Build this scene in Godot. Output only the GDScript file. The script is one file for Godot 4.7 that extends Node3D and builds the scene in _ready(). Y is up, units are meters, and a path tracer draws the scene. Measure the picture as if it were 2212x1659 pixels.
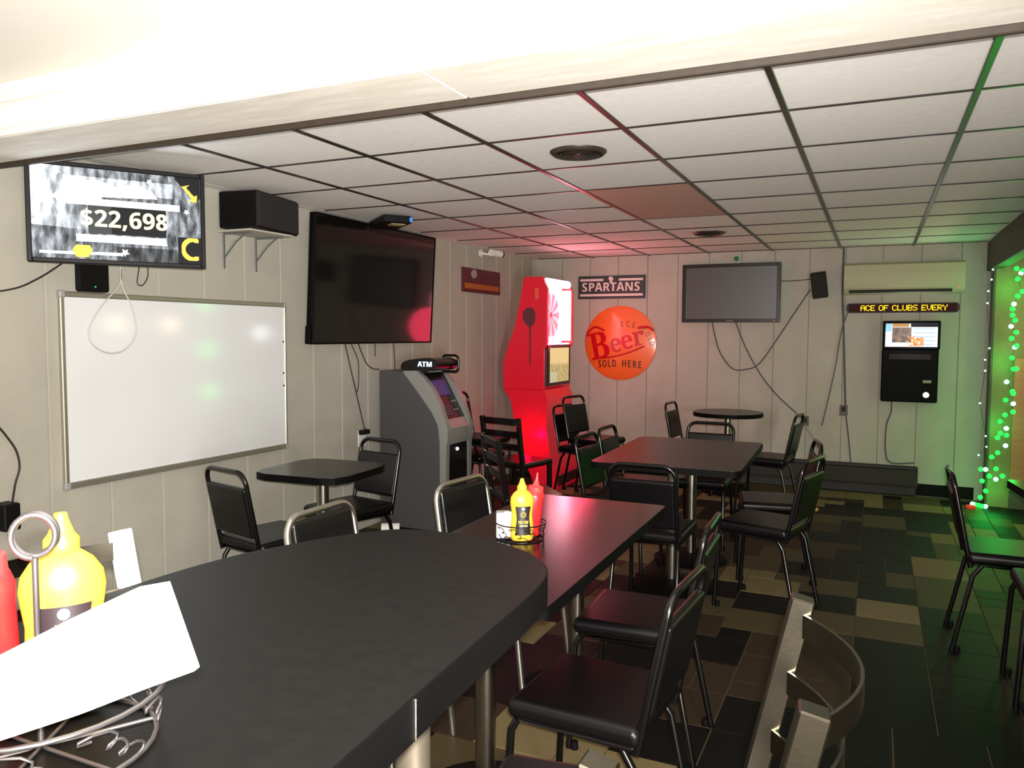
extends Node3D

# ------------------------------------------------------------------ mesh builder
class MB:
	var v := PackedVector3Array()
	var n := PackedVector3Array()
	var uv := PackedVector2Array()
	var ix := PackedInt32Array()

	func vert(p: Vector3, nn: Vector3, t := Vector2.ZERO) -> int:
		v.append(p); n.append(nn); uv.append(t)
		return v.size() - 1

	func face(a: int, b: int, c: int) -> void:
		var g := (v[b] - v[a]).cross(v[c] - v[a])
		if g.dot(n[a] + n[b] + n[c]) > 0.0:
			ix.append(a); ix.append(c); ix.append(b)
		else:
			ix.append(a); ix.append(b); ix.append(c)

	func quad(a: Vector3, b: Vector3, c: Vector3, d: Vector3, nn: Vector3) -> void:
		var i := vert(a, nn, Vector2(0, 1))
		vert(b, nn, Vector2(1, 1)); vert(c, nn, Vector2(1, 0)); vert(d, nn, Vector2(0, 0))
		face(i, i + 1, i + 2); face(i, i + 2, i + 3)

	func tri(a: Vector3, b: Vector3, c: Vector3, nn: Vector3) -> void:
		var i := vert(a, nn); vert(b, nn); vert(c, nn)
		face(i, i + 1, i + 2)

	# box with chamfered edges
	func box(c: Vector3, s: Vector3, bv := 0.0, bs := Basis.IDENTITY) -> void:
		var h := s * 0.5
		var ax := [bs.x, bs.y, bs.z]
		var hh := [h.x, h.y, h.z]
		for a in 3:
			var b: int = (a + 1) % 3
			var d: int = (a + 2) % 3
			for sg in [-1.0, 1.0]:
				var o: Vector3 = c + ax[a] * hh[a] * sg
				var u: Vector3 = ax[b] * (hh[b] - bv)
				var w: Vector3 = ax[d] * (hh[d] - bv)
				quad(o - u - w, o + u - w, o + u + w, o - u + w, ax[a] * sg)
		if bv > 0.0:
			for a in 3:
				var b: int = (a + 1) % 3
				var d: int = (a + 2) % 3
				for s1 in [-1.0, 1.0]:
					for s2 in [-1.0, 1.0]:
						var e: Vector3 = ax[a] * (hh[a] - bv)
						var p: Vector3 = c + ax[b] * hh[b] * s1 + ax[d] * (hh[d] - bv) * s2
						var q: Vector3 = c + ax[b] * (hh[b] - bv) * s1 + ax[d] * hh[d] * s2
						quad(p - e, p + e, q + e, q - e, (ax[b] * s1 + ax[d] * s2).normalized())
			for s1 in [-1.0, 1.0]:
				for s2 in [-1.0, 1.0]:
					for s3 in [-1.0, 1.0]:
						var x: Vector3 = ax[0] * s1
						var y: Vector3 = ax[1] * s2
						var z: Vector3 = ax[2] * s3
						var k := c + x * (h.x - bv) + y * (h.y - bv) + z * (h.z - bv)
						tri(k + x * bv, k + y * bv, k + z * bv, (x + y + z).normalized())

	# soft rounded box (cushions, pads)
	func rbox(c: Vector3, s: Vector3, r: float, bs := Basis.IDENTITY, k := 3, crown := 0.0) -> void:
		var h := s * 0.5
		for a in 3:
			var b: int = (a + 1) % 3
			var d: int = (a + 2) % 3
			for sg in [-1.0, 1.0]:
				var cb := _coords(h[b], r, k)
				var cd := _coords(h[d], r, k)
				var base := v.size()
				for i in cb.size():
					for j in cd.size():
						var p := Vector3.ZERO
						p[a] = h[a] * sg; p[b] = cb[i]; p[d] = cd[j]
						var q := Vector3(clampf(p.x, -h.x + r, h.x - r), clampf(p.y, -h.y + r, h.y - r), clampf(p.z, -h.z + r, h.z - r))
						var nn := (p - q).normalized()
						var f := q + nn * r
						if crown > 0.0 and a == 1:
							f.y += crown * sg * (1.0 - pow(absf(p[b] / h[b]), 2.0)) * (1.0 - pow(absf(p[d] / h[d]), 2.0))
						vert(c + bs * f, (bs * nn).normalized())
				var m := cd.size()
				for i in cb.size() - 1:
					for j in m - 1:
						var o := base + i * m + j
						face(o, o + m, o + m + 1); face(o, o + m + 1, o + 1)

	func _coords(h: float, r: float, k: int) -> PackedFloat32Array:
		var o := PackedFloat32Array()
		for i in k + 1:
			o.append(-h + r - r * tan(PI * 0.25 * (1.0 - float(i) / k)))
		for i in 3:
			o.append(lerpf(-h + r, h - r, (i + 1) / 4.0))
		for i in k + 1:
			o.append(h - r + r * tan(PI * 0.25 * float(i) / k))
		return o

	# round tube along a polyline
	func tube(pts: Array, r: float, seg := 8, closed := false) -> void:
		var m := pts.size()
		var base := v.size()
		var t0: Vector3 = (pts[1] - pts[0]).normalized()
		var up := Vector3.UP if absf(t0.y) < 0.9 else Vector3.RIGHT
		var sx := t0.cross(up).normalized()
		for i in m:
			var t: Vector3
			if closed:
				t = (pts[(i + 1) % m] - pts[(i + m - 1) % m]).normalized()
			elif i == 0:
				t = t0
			elif i == m - 1:
				t = (pts[i] - pts[i - 1]).normalized()
			else:
				t = ((pts[i + 1] - pts[i]).normalized() + (pts[i] - pts[i - 1]).normalized()).normalized()
			sx = (sx - t * sx.dot(t)).normalized()
			var sy := t.cross(sx)
			for j in seg:
				var a := TAU * j / seg
				var d := sx * cos(a) + sy * sin(a)
				vert(pts[i] + d * r, d)
		var mm := m if closed else m - 1
		for i in mm:
			var i2 := (i + 1) % m
			for j in seg:
				var j2 := (j + 1) % seg
				var a := base + i * seg + j
				var b := base + i2 * seg + j
				var c := base + i2 * seg + j2
				var d := base + i * seg + j2
				face(a, b, c); face(a, c, d)
		if not closed:
			for e in [0, m - 1]:
				var t: Vector3 = (pts[0] - pts[1]).normalized() if e == 0 else (pts[m - 1] - pts[m - 2]).normalized()
				var ci := vert(pts[e], t)
				var r0 := v.size()
				for j in seg:
					vert(v[base + e * seg + j], t)
				for j in seg:
					face(ci, r0 + j, r0 + (j + 1) % seg)

	# surface of revolution round y, profile of Vector2(radius, y)
	func lathe(prof: Array, seg := 20, c := Vector3.ZERO, sx := 1.0, sz := 1.0) -> void:
		var m := prof.size()
		for i in m - 1:
			var p: Vector2 = prof[i]
			var q: Vector2 = prof[i + 1]
			if p.distance_to(q) < 1e-6:
				continue
			var base := v.size()
			for e in 2:
				var w: Vector2 = p if e == 0 else q
				var nn := _ln(prof, i + e, i)
				for j in seg + 1:
					var a := TAU * j / seg
					vert(c + Vector3(w.x * cos(a) * sx, w.y, w.x * sin(a) * sz), Vector3(nn.x * cos(a) / sx, nn.y, nn.x * sin(a) / sz).normalized())
			for j in seg:
				var a := base + j
				var b := base + seg + 1 + j
				face(a, a + 1, b + 1); face(a, b + 1, b)

	func _ln(prof: Array, i: int, s: int) -> Vector2:
		var d: Vector2 = (prof[s + 1] - prof[s]).normalized()
		var o := d
		if i == s and s > 0:
			var e: Vector2 = (prof[s] - prof[s - 1]).normalized()
			if e.dot(d) > 0.6:
				o = (d + e).normalized()
		elif i == s + 1 and s + 2 < prof.size():
			var e: Vector2 = (prof[s + 2] - prof[s + 1]).normalized()
			if e.dot(d) > 0.6:
				o = (d + e).normalized()
		return Vector2(o.y, -o.x)

	# polygon in a plane (ex, ey) extruded along ez from a to b
	func prism(poly: PackedVector2Array, o: Vector3, ex: Vector3, ey: Vector3, ez: Vector3, a: float, b: float, smooth := false) -> void:
		var idx := Geometry2D.triangulate_polygon(poly)
		for e in 2:
			var base := v.size()
			var d := a if e == 0 else b
			for p in poly:
				vert(o + ex * p.x + ey * p.y + ez * d, -ez if e == 0 else ez)
			for t in range(0, idx.size(), 3):
				face(base + idx[t], base + idx[t + 1], base + idx[t + 2])
		var m := poly.size()
		var ar := 0.0
		for i in m:
			ar += poly[i].cross(poly[(i + 1) % m])
		var sg := 1.0 if ar > 0.0 else -1.0
		for i in m:
			var p := poly[i]
			var q := poly[(i + 1) % m]
			var d := (q - p).normalized()
			var n2 := Vector2(d.y, -d.x) * sg
			var na := n2
			var nb := n2
			if smooth:
				var d0 := (p - poly[(i + m - 1) % m]).normalized()
				var d1 := (poly[(i + 2) % m] - q).normalized()
				if d0.dot(d) > 0.7: na = (n2 + Vector2(d0.y, -d0.x) * sg).normalized()
				if d1.dot(d) > 0.7: nb = (n2 + Vector2(d1.y, -d1.x) * sg).normalized()
			var base := v.size()
			vert(o + ex * p.x + ey * p.y + ez * a, ex * na.x + ey * na.y)
			vert(o + ex * q.x + ey * q.y + ez * a, ex * nb.x + ey * nb.y)
			vert(o + ex * q.x + ey * q.y + ez * b, ex * nb.x + ey * nb.y)
			vert(o + ex * p.x + ey * p.y + ez * b, ex * na.x + ey * na.y)
			face(base, base + 1, base + 2); face(base, base + 2, base + 3)

	# flat bar swept along a polyline: tall along up, thin across
	func strip(pts: Array, up: Vector3, tall: float, thin: float) -> void:
		var m := pts.size()
		for i in m - 1:
			var a: Vector3 = pts[i]
			var b: Vector3 = pts[i + 1]
			var na := _sn(pts, i, up)
			var nb := _sn(pts, i + 1, up)
			var h := up * tall * 0.5
			for s in [-1.0, 1.0]:
				var base := v.size()
				vert(a + na * thin * 0.5 * s - h, na * s); vert(b + nb * thin * 0.5 * s - h, nb * s)
				vert(b + nb * thin * 0.5 * s + h, nb * s); vert(a + na * thin * 0.5 * s + h, na * s)
				face(base, base + 1, base + 2); face(base, base + 2, base + 3)
				quad(a - na * thin * 0.5 + h * s, b - nb * thin * 0.5 + h * s, b + nb * thin * 0.5 + h * s, a + na * thin * 0.5 + h * s, up * s)

	func _sn(pts: Array, i: int, up: Vector3) -> Vector3:
		var a: Vector3 = pts[maxi(i - 1, 0)]
		var b: Vector3 = pts[mini(i + 1, pts.size() - 1)]
		return (b - a).cross(up).normalized()

	func ball(c: Vector3, r: float, seg := 10) -> void:
		var pr := []
		for i in seg / 2 + 1:
			var a := -PI / 2 + PI * i / (seg / 2)
			pr.append(Vector2(r * cos(a), r * sin(a)))
		lathe(pr, seg, c)

	func mesh() -> ArrayMesh:
		var ar := []
		ar.resize(Mesh.ARRAY_MAX)
		ar[Mesh.ARRAY_VERTEX] = v; ar[Mesh.ARRAY_NORMAL] = n; ar[Mesh.ARRAY_TEX_UV] = uv; ar[Mesh.ARRAY_INDEX] = ix
		var m := ArrayMesh.new()
		m.add_surface_from_arrays(Mesh.PRIMITIVE_TRIANGLES, ar)
		return m

# ------------------------------------------------------------------ helpers
var used := {}
var mats := {}

func numbered(called: String) -> String:
	if not used.has(called):
		used[called] = 0
		return called
	used[called] += 1
	return "%s_%03d" % [called, used[called]]

func thing(called: String, label: String, category: String, at := Vector3.ZERO, turn := 0.0, group := "") -> Node3D:
	var o := Node3D.new()
	o.name = numbered(called)
	add_child(o)
	o.position = at
	o.rotation.y = turn
	o.set_meta("label", label)
	o.set_meta("category", category)
	if group != "": o.set_meta("group", group)
	return o

func struct(called: String, label: String, category: String) -> Node3D:
	var o := thing(called, label, category)
	o.set_meta("kind", "structure")
	return o

func part(called: String, mb: MB, m: Material, parent: Node3D, label := "") -> MeshInstance3D:
	return part_mesh(called, mb.mesh(), m, parent, label)

func part_mesh(called: String, ms: Mesh, m: Material, parent: Node3D, label := "") -> MeshInstance3D:
	var o := MeshInstance3D.new()
	o.name = called
	o.mesh = ms
	o.material_override = m
	o.cast_shadow = GeometryInstance3D.SHADOW_CASTING_SETTING_ON
	parent.add_child(o, true)
	if label != "": o.set_meta("label", label)
	return o

func copy(src: Node3D, at: Vector3, turn: float, label: String, group := "") -> Node3D:
	var c: Node3D = src.duplicate()
	c.name = numbered(String(src.name).rstrip("0123456789").trim_suffix("_"))
	add_child(c)
	c.position = at
	c.rotation = Vector3(0, turn, 0)
	c.set_meta("label", label)
	if group != "": c.set_meta("group", group)
	return c

func mat(key: String, col: Color, rough := 0.6, metal := 0.0, spec := 0.5) -> StandardMaterial3D:
	if mats.has(key): return mats[key]
	var m := StandardMaterial3D.new()
	m.albedo_color = col
	m.roughness = rough
	m.metallic = metal
	m.metallic_specular = spec
	mats[key] = m
	return m

func glow(key: String, col: Color, energy: float) -> StandardMaterial3D:
	if mats.has(key): return mats[key]
	var m := mat(key, col, 0.5)
	m.emission_enabled = true
	m.emission = col
	m.emission_energy_multiplier = energy
	return m

func rgb(r: int, g: int, b: int) -> Color:
	return Color(r / 255.0, g / 255.0, b / 255.0)

# tone texture made of two layers of noise, used triplanar
func grain(key: String, c0: Color, c1: Color, freq: float, scale: Vector3, rough: float, sd: int, stretch := 1.0) -> StandardMaterial3D:
	if mats.has(key): return mats[key]
	var f := FastNoiseLite.new()
	f.seed = sd
	f.frequency = freq
	f.fractal_octaves = 4
	var g := FastNoiseLite.new()
	g.seed = sd + 7
	g.frequency = 0.21
	var im := Image.create(256, 256, false, Image.FORMAT_RGB8)
	for y in 256:
		for x in 256:
			var wx := minf(1.0, minf(x, 255 - x) / 24.0)
			var wy := minf(1.0, minf(y, 255 - y) / 24.0)
			var t := 0.5 + (0.45 * f.get_noise_2d(x, y * stretch) + 0.18 * g.get_noise_2d(x, y * stretch)) * wx * wy
			im.set_pixel(x, y, c0.lerp(c1, clampf(t, 0.0, 1.0)))
	im.generate_mipmaps()
	var m := mat(key, Color.WHITE, rough)
	m.albedo_texture = ImageTexture.create_from_image(im)
	m.uv1_triplanar = true
	m.uv1_world_triplanar = true
	m.uv1_scale = scale
	return m

func curve(pts: Array, per := 6, closed := false) -> Array:
	var o := []
	var m := pts.size()
	var last := m if closed else m - 1
	for i in last:
		var p1: Vector3 = pts[i]
		var p2: Vector3 = pts[(i + 1) % m]
		var p0: Vector3 = pts[(i + m - 1) % m] if (closed or i > 0) else p1
		var p3: Vector3 = pts[(i + 2) % m] if (closed or i < m - 2) else p2
		for k in per:
			var t := float(k) / per
			o.append(0.5 * (2.0 * p1 + (p2 - p0) * t + (2.0 * p0 - 5.0 * p1 + 4.0 * p2 - p3) * t * t + (3.0 * p1 - p0 - 3.0 * p2 + p3) * t * t * t))
	if not closed: o.append(pts[m - 1])
	return o

func curve2(pts: Array, per := 5) -> PackedVector2Array:
	var a := []
	for p in pts: a.append(Vector3(p.x, p.y, 0))
	var o := PackedVector2Array()
	for p in curve(a, per, true): o.append(Vector2(p.x, p.y))
	return o

func rrect(w: float, h: float, r: float, k := 5) -> PackedVector2Array:
	var o := PackedVector2Array()
	var cs := [Vector2(w / 2 - r, h / 2 - r), Vector2(-w / 2 + r, h / 2 - r), Vector2(-w / 2 + r, -h / 2 + r), Vector2(w / 2 - r, -h / 2 + r)]
	for q in 4:
		for i in k + 1:
			var a := PI / 2 * (q + float(i) / k)
			o.append(cs[q] + Vector2(cos(a), sin(a)) * r)
	return o

func text_part(txt: String, size: float, depth: float, m: Material, parent: Node3D, at: Vector3, font_name := "Droid Sans", bold := true, turn := Vector3.ZERO, stretch := 1.0, called := "lettering") -> MeshInstance3D:
	var f := SystemFont.new()
	f.font_names = PackedStringArray([font_name])
	f.font_weight = 700 if bold else 400
	var t := TextMesh.new()
	t.text = txt
	t.font = f
	t.font_size = 64
	t.pixel_size = size / 64.0
	t.depth = depth
	t.curve_step = 2.0
	var o := part_mesh(called, t, m, parent)
	o.position = at
	o.rotation = turn
	o.scale = Vector3(stretch, 1, 1)
	return o

func omni(parent: Node3D, at: Vector3, col: Color, energy: float, size := 0.05) -> OmniLight3D:
	var l := OmniLight3D.new()
	l.light_color = col
	l.light_energy = energy
	l.omni_range = 20.0
	l.omni_attenuation = 2.0
	l.light_size = size
	l.shadow_enabled = true
	l.name = "light"
	parent.add_child(l, true)
	l.position = at
	return l

# ------------------------------------------------------------------ fixed sizes
const CH := 2.28          # ceiling of the back room
const NH := 2.36         # ceiling of the front room
const WL := -3.47
const WB := -8.05
const WR := 2.6
const WN := 2.6
const DIVX := 0.86        # line of the header on the right
const UP := Vector3.UP
const EX := Vector3(1, 0, 0)
const EY := Vector3(0, 1, 0)
const EZ := Vector3(0, 0, 1)

func _ready() -> void:
	# ---- camera
	var cam := Camera3D.new()
	cam.name = "camera"
	add_child(cam)
	cam.position = Vector3(0, 1.459, 0)
	cam.rotation_order = EULER_ORDER_YXZ
	cam.rotation_degrees = Vector3(-3.598, 24.791, 0.237)
	cam.fov = 52.03
	cam.near = 0.05
	cam.current = true
	# ---- environment: a closed, dark interior
	var we := WorldEnvironment.new()
	we.name = "environment"
	var env := Environment.new()
	env.background_mode = Environment.BG_COLOR
	env.background_color = Color(0, 0, 0)
	env.tonemap_mode = Environment.TONE_MAPPER_LINEAR
	env.tonemap_exposure = 1.0
	env.sdfgi_enabled = true
	env.ssao_enabled = true
	env.ssil_enabled = true
	we.environment = env
	add_child(we)
	# ---- the camera's flash, a hand's width right of and above the lens
	var fl := SpotLight3D.new()
	fl.name = "flash_light"
	fl.light_color = Color(1.0, 0.985, 0.97)
	fl.light_energy = 18.5
	fl.light_size = 0.012
	fl.spot_range = 25.0
	fl.spot_attenuation = 2.0
	fl.spot_angle = 54.0
	fl.spot_angle_attenuation = 1.0
	fl.shadow_enabled = true
	add_child(fl)
	fl.position = Vector3(0.02, 1.495, 0.02)
	fl.rotation_degrees = Vector3(4.0, 26.5, 0)
	# ---- added unseen fill light behind the camera
	fill_lightbox(Vector3(1.6, 0.0, 1.0), 31.0)

	build_shell()
	build_ceiling()
	build_floor()
	build_front_table()
	build_tables_and_chairs()
	build_left_wall_things()
	build_cash_machine()
	build_dart_machine()
	build_back_wall_things()
	build_right_side()
	build_small_things()

# unseen cooler added to fill the room, low and to the right of the photographer
func fill_lightbox(at: Vector3, e: float) -> void:
	var t := thing("fill_lightbox", "unseen cooler behind the bar", "lightbox", at, deg_to_rad(-98.0))
	var mb := MB.new()
	for s in [-1, 1]:
		mb.box(Vector3(0.52 * s, 0.7, -0.2), Vector3(0.04, 1.4, 0.5), 0.006)
	mb.box(Vector3(0, 1.42, -0.2), Vector3(1.08, 0.04, 0.5), 0.006)
	mb.box(Vector3(0, 0.1, -0.2), Vector3(1.0, 0.2, 0.5), 0.006)
	part("cabinet", mb, mat("white_metal", rgb(225, 222, 215), 0.4), t)
	mb = MB.new()
	mb.box(Vector3(0, 0.8, -0.02), Vector3(1.0, 1.2, 0.02), 0.002)
	part("lit_front", mb, glow("lightbox_glow", Color(1.0, 0.96, 0.9), 1.5), t)
	var l := AreaLight3D.new()
	l.name = "light"
	l.light_color = Color(1.0, 0.97, 0.94)
	l.light_energy = e
	l.area_size = Vector2(1.0, 1.2)
	l.area_range = 20.0
	l.shadow_enabled = true
	t.add_child(l, true)
	l.position = Vector3(0, 0.8, 0.0)
	l.rotation_degrees = Vector3(0, 180, 0)

# ------------------------------------------------------------------ shell
func build_shell() -> void:
	var paint := grain("wall_paint", rgb(164, 160, 147), rgb(178, 174, 161), 0.02, Vector3(0.6, 0.6, 0.6), 0.5, 3)
	paint.roughness = 0.85
	paint.metallic_specular = 0.2
	var groove := mat("groove_pale", rgb(196, 193, 182), 0.55)  # backing tone, paler than the boards
	# left wall: painted vertical panel boards on a backing
	var wl := struct("wall_left", "cream painted wood panel wall with narrow vertical grooves", "wall")
	var mb := MB.new()
	mb.box(Vector3(WL - 0.062, 1.25, (WB + WN) / 2), Vector3(0.1, 2.6, WN - WB + 0.3))
	part("backing", mb, groove, wl)
	var z := -3.025 + 0.3155 * 18
	var board := MB.new()
	board.box(Vector3.ZERO, Vector3(0.012, 2.36, 0.3155 - 0.006), 0.004)
	var bm := board.mesh()
	while z > WB:
		var hi := minf(z, WN)
		var lo := maxf(z - 0.3155, WB)
		if hi - lo > 0.02 and hi <= WN:
			var ms: Mesh = bm
			if hi - lo < 0.31:
				var b2 := MB.new()
				b2.box(Vector3.ZERO, Vector3(0.012, 2.36, hi - lo - 0.006), 0.004)
				ms = b2.mesh()
			var o := part_mesh("panel_board", ms, paint, wl)
			o.position = Vector3(WL - 0.006, 1.17, (hi + lo) / 2)
		z -= 0.3155
	# back wall: same boards, on a backing of the same paint
	var wb := struct("wall_back", "grey cream panel board wall behind the dart machine and screens", "wall")
	mb = MB.new()
	mb.box(Vector3((WL + WR) / 2, 1.25, WB - 0.072), Vector3(WR - WL + 0.3, 2.6, 0.1))
	part("backing", mb, paint, wb)
	board = MB.new()
	board.box(Vector3.ZERO, Vector3(0.3155 - 0.005, 2.36, 0.012), 0.003)
	bm = board.mesh()
	var x := -0.596 - 0.3155 * 9 + 0.001
	while x < WR:
		var lo := maxf(x, WL)
		var hi := minf(x + 0.3155, WR)
		if hi - lo > 0.02:
			var ms: Mesh = bm
			if hi - lo < 0.31:
				var b2 := MB.new()
				b2.box(Vector3.ZERO, Vector3(hi - lo - 0.005, 2.36, 0.012), 0.003)
				ms = b2.mesh()
			var o := part_mesh("panel_board", ms, paint, wb)
			o.position = Vector3((hi + lo) / 2, 1.17, WB - 0.006)
		x += 0.3155
	# closing walls outside the frame
	var wr := struct("wall_right", "plain far right wall of the bar room", "wall")
	mb = MB.new()
	mb.box(Vector3(WR + 0.06, 1.25, (WB + WN) / 2), Vector3(0.12, 2.6, WN - WB + 0.3))
	part("wall_slab", mb, paint, wr)
	var wn := struct("wall_near", "plain wall at the front of the bar room", "wall")
	mb = MB.new()
	mb.box(Vector3((WL + WR) / 2, 1.25, WN + 0.06), Vector3(WR - WL + 0.3, 2.6, 0.12))
	part("wall_slab", mb, paint, wn)
	# baseboards
	var bl := struct("baseboard_left", "low cream baseboard along the panelled wall", "baseboard")
	mb = MB.new()
	mb.box(Vector3(WL + 0.008, 0.05, (WB + WN) / 2), Vector3(0.016, 0.1, WN - WB - 0.05), 0.004)
	part("board", mb, paint, bl)
	var bb := struct("baseboard_back", "black rubber baseboard along the back wall", "baseboard")
	mb = MB.new()
	mb.box(Vector3((WL + DIVX) / 2, 0.055, WB + 0.005), Vector3(DIVX - WL - 0.06, 0.11, 0.01), 0.002)
	part("board", mb, mat("black_rubber", rgb(12, 11, 11), 0.6, 0.0, 0.2), bb)
	# beam between the front room and the back room
	var dirty := grain("beam_board", rgb(205, 198, 182), rgb(238, 234, 226), 0.012, Vector3(0.9, 0.9, 0.9), 0.7, 21, 6.0)
	var be := struct("trim_1", "long white ceiling beam with a dirty board underside", "beam")
	var zb := -2.19
	var zf := -1.91
	mb = MB.new()
	mb.box(Vector3((WL + WR) / 2, (2.2 + 2.5) / 2, (zb + zf) / 2), Vector3(WR - WL, 2.5 - 2.2, zf - zb - 0.02))
	part("core", mb, mat("beam_white", rgb(232, 230, 224), 0.6), be)
	for sx in [[WL, -1.165], [-1.16, 1.28], [1.285, WR]]:
		mb = MB.new()
		mb.box(Vector3((sx[0] + sx[1]) / 2, 2.1945, (zb + zf) / 2), Vector3(sx[1] - sx[0], 0.02, zf - zb), 0.003)
		part("soffit_board", mb, dirty, be)
	mb = MB.new()
	mb.box(Vector3((WL + WR) / 2, 2.2, zf + 0.006), Vector3(WR - WL, 0.028, 0.018), 0.006)
	part("corner_bead", mb, mats["beam_white"], be)
	mb = MB.new()
	mb.prism(PackedVector2Array([Vector2(0, 0), Vector2(0.045, 0), Vector2(0.045, -0.012), Vector2(0.012, -0.05), Vector2(0, -0.05)]), Vector3(0, NH - 0.001, zf), EZ, EY, EX, WL, WR)
	part("cove_moulding", mb, mats["beam_white"], be)
	mb = MB.new()
	mb.box(Vector3((WL + DIVX) / 2, 2.181, zb - 0.009), Vector3(DIVX - WL, 0.034, 0.018), 0.003)
	part("edge_strip", mb, grain("dark_wood_strip", rgb(38, 30, 22), rgb(54, 44, 32), 0.03, Vector3(2, 2, 2), 0.6, 31), be, "rough dark wooden strip")
	# front room ceiling
	var nc := struct("ceiling", "smooth white ceiling of the front bar room", "ceiling")
	mb = MB.new()
	mb.box(Vector3((WL + WR) / 2, NH + 0.06, (zf + WN) / 2), Vector3(WR - WL + 0.2, 0.12, WN - zf + 0.2))
	part("slab", mb, mat("front_ceiling", rgb(240, 236, 226), 0.7), nc)
	# header and stub on the right
	var hd := struct("trim_2", "dark wooden header over the opening on the right", "header")
	mb = MB.new()
	mb.box(Vector3(DIVX + 0.05, (2.03 + CH) / 2, (WB - 2.2) / 2), Vector3(0.1, CH - 2.03, absf(WB + 2.2)), 0.005)
	part("beam", mb, grain("dark_wood", rgb(52, 44, 34), rgb(74, 62, 48), 0.03, Vector3(1.5, 1.5, 1.5), 0.6, 41), hd)

# ------------------------------------------------------------------ suspended ceiling
func build_ceiling() -> void:
	var tile_m := grain("ceiling_tile", rgb(230, 227, 221), rgb(242, 239, 233), 0.05, Vector3(1.4, 1.4, 1.4), 0.85, 51)
	var bar_m := mat("ceiling_bar", rgb(40, 34, 30), 0.28)
	var ce := struct("ceiling_back", "suspended ceiling of square white tiles in dark metal bars", "ceiling")
	var mb := MB.new()
	mb.box(Vector3((WL + WR) / 2, CH + 0.1, (WB - 2.1) / 2), Vector3(WR - WL + 0.2, 0.12, absf(WB + 2.1)))
	part("deck", mb, mat("deck", rgb(200, 196, 188), 0.8), ce)
	var xs := [WL]
	for k in range(-4, 3): xs.append(-0.937 + 0.61 * k)
	xs.append(DIVX)
	var zs := [-2.2]
	for r in range(0, 10): zs.append(-(2.468 + 0.61 * r))
	zs.append(WB)
	var cache := {}
	for i in xs.size() - 1:
		for j in zs.size() - 1:
			var w: float = xs[i + 1] - xs[i]
			var d: float = zs[j] - zs[j + 1]
			var c := Vector3((xs[i] + xs[i + 1]) / 2, CH + 0.01, (zs[j] + zs[j + 1]) / 2)
			# the place of the brown light panel: column -1, rows 3 and 4
			if absf(c.x - (-1.242)) < 0.05 and (j == 4 or j == 5): continue
			var key := "%.3f_%.3f" % [w, d]
			if not cache.has(key):
				var t := MB.new()
				t.box(Vector3.ZERO, Vector3(w, 0.016, d), 0.002)
				cache[key] = t.mesh()
			var o := part_mesh("ceiling_tile", cache[key], tile_m, ce)
			o.position = c
	for i in range(2, xs.size() - 1):
		mb = MB.new()
		mb.box(Vector3(xs[i], CH, (-2.2 + WB) / 2), Vector3(0.024, 0.008, absf(WB + 2.2)), 0.002)
		part("main_bar", mb, bar_m, ce)
	for j in range(1, zs.size() - 1):
		for i in range(1, xs.size() - 1):
			if j == 5 and i == 4: continue
			mb = MB.new()
			mb.box(Vector3((xs[i] + xs[i + 1]) / 2, CH, zs[j]), Vector3(xs[i + 1] - xs[i] - 0.024, 0.007, 0.014), 0.002)
			part("cross_bar", mb, bar_m, ce)
	# brown light panel
	var pl := thing("ceiling_light_panel", "long unlit brown tinted light panel set in ceiling tiles", "light panel", Vector3(-1.242, CH, -(2.468 + 0.61 * 4)))
	mb = MB.new()
	mb.box(Vector3(0, 0.006, 0), Vector3(0.582, 0.01, 1.2), 0.002)
	part("diffuser", mb, grain("brown_plastic", rgb(186, 150, 134), rgb(204, 168, 150), 0.05, Vector3(2, 2, 2), 0.6, 61), pl)
	mb = MB.new()
	for s in [-1, 1]:
		mb.box(Vector3(0.296 * s, 0.004, 0), Vector3(0.008, 0.014, 1.218), 0.001)
		mb.box(Vector3(0, 0.004, 0.604 * s), Vector3(0.6, 0.014, 0.008), 0.001)
	part("frame", mb, mat("brown_frame", rgb(96, 74, 60), 0.5), pl)
	# round diffusers
	vent(Vector3(-1.242, CH, -3.39), "round dark ceiling vent in tile close to the beam")
	vent(Vector3(-1.242, CH, -6.45), "round dark ceiling vent beyond the brown light panel")

func vent(at: Vector3, label: String) -> void:
	var t := thing("ceiling_vent", label, "vent", at, 0, "round ceiling vents")
	var dk := mat("vent_dark", rgb(44, 36, 32), 0.45)
	var mb := MB.new()
	mb.lathe([Vector2(0.0, 0.0), Vector2(0.118, 0.0), Vector2(0.118, 0.004), Vector2(0.0, 0.004)], 28)
	part("backing", mb, mat("vent_black", rgb(14, 12, 12), 0.7), t)
	mb = MB.new()
	mb.lathe([Vector2(0.106, -0.001), Vector2(0.112, -0.016), Vector2(0.128, -0.003), Vector2(0.128, 0.004)], 32)
	part("rim", mb, dk, t)
	for r in [0.088, 0.066, 0.044]:
		mb = MB.new()
		mb.lathe([Vector2(r - 0.016, -0.003), Vector2(r, -0.02), Vector2(r + 0.003, -0.018), Vector2(r - 0.012, -0.001)], 28)
		part("louvre_ring", mb, dk, t)
	mb = MB.new()
	mb.lathe([Vector2(0.0, -0.022), Vector2(0.022, -0.018), Vector2(0.024, -0.002)], 20)
	part("centre_cap", mb, dk, t)

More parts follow.
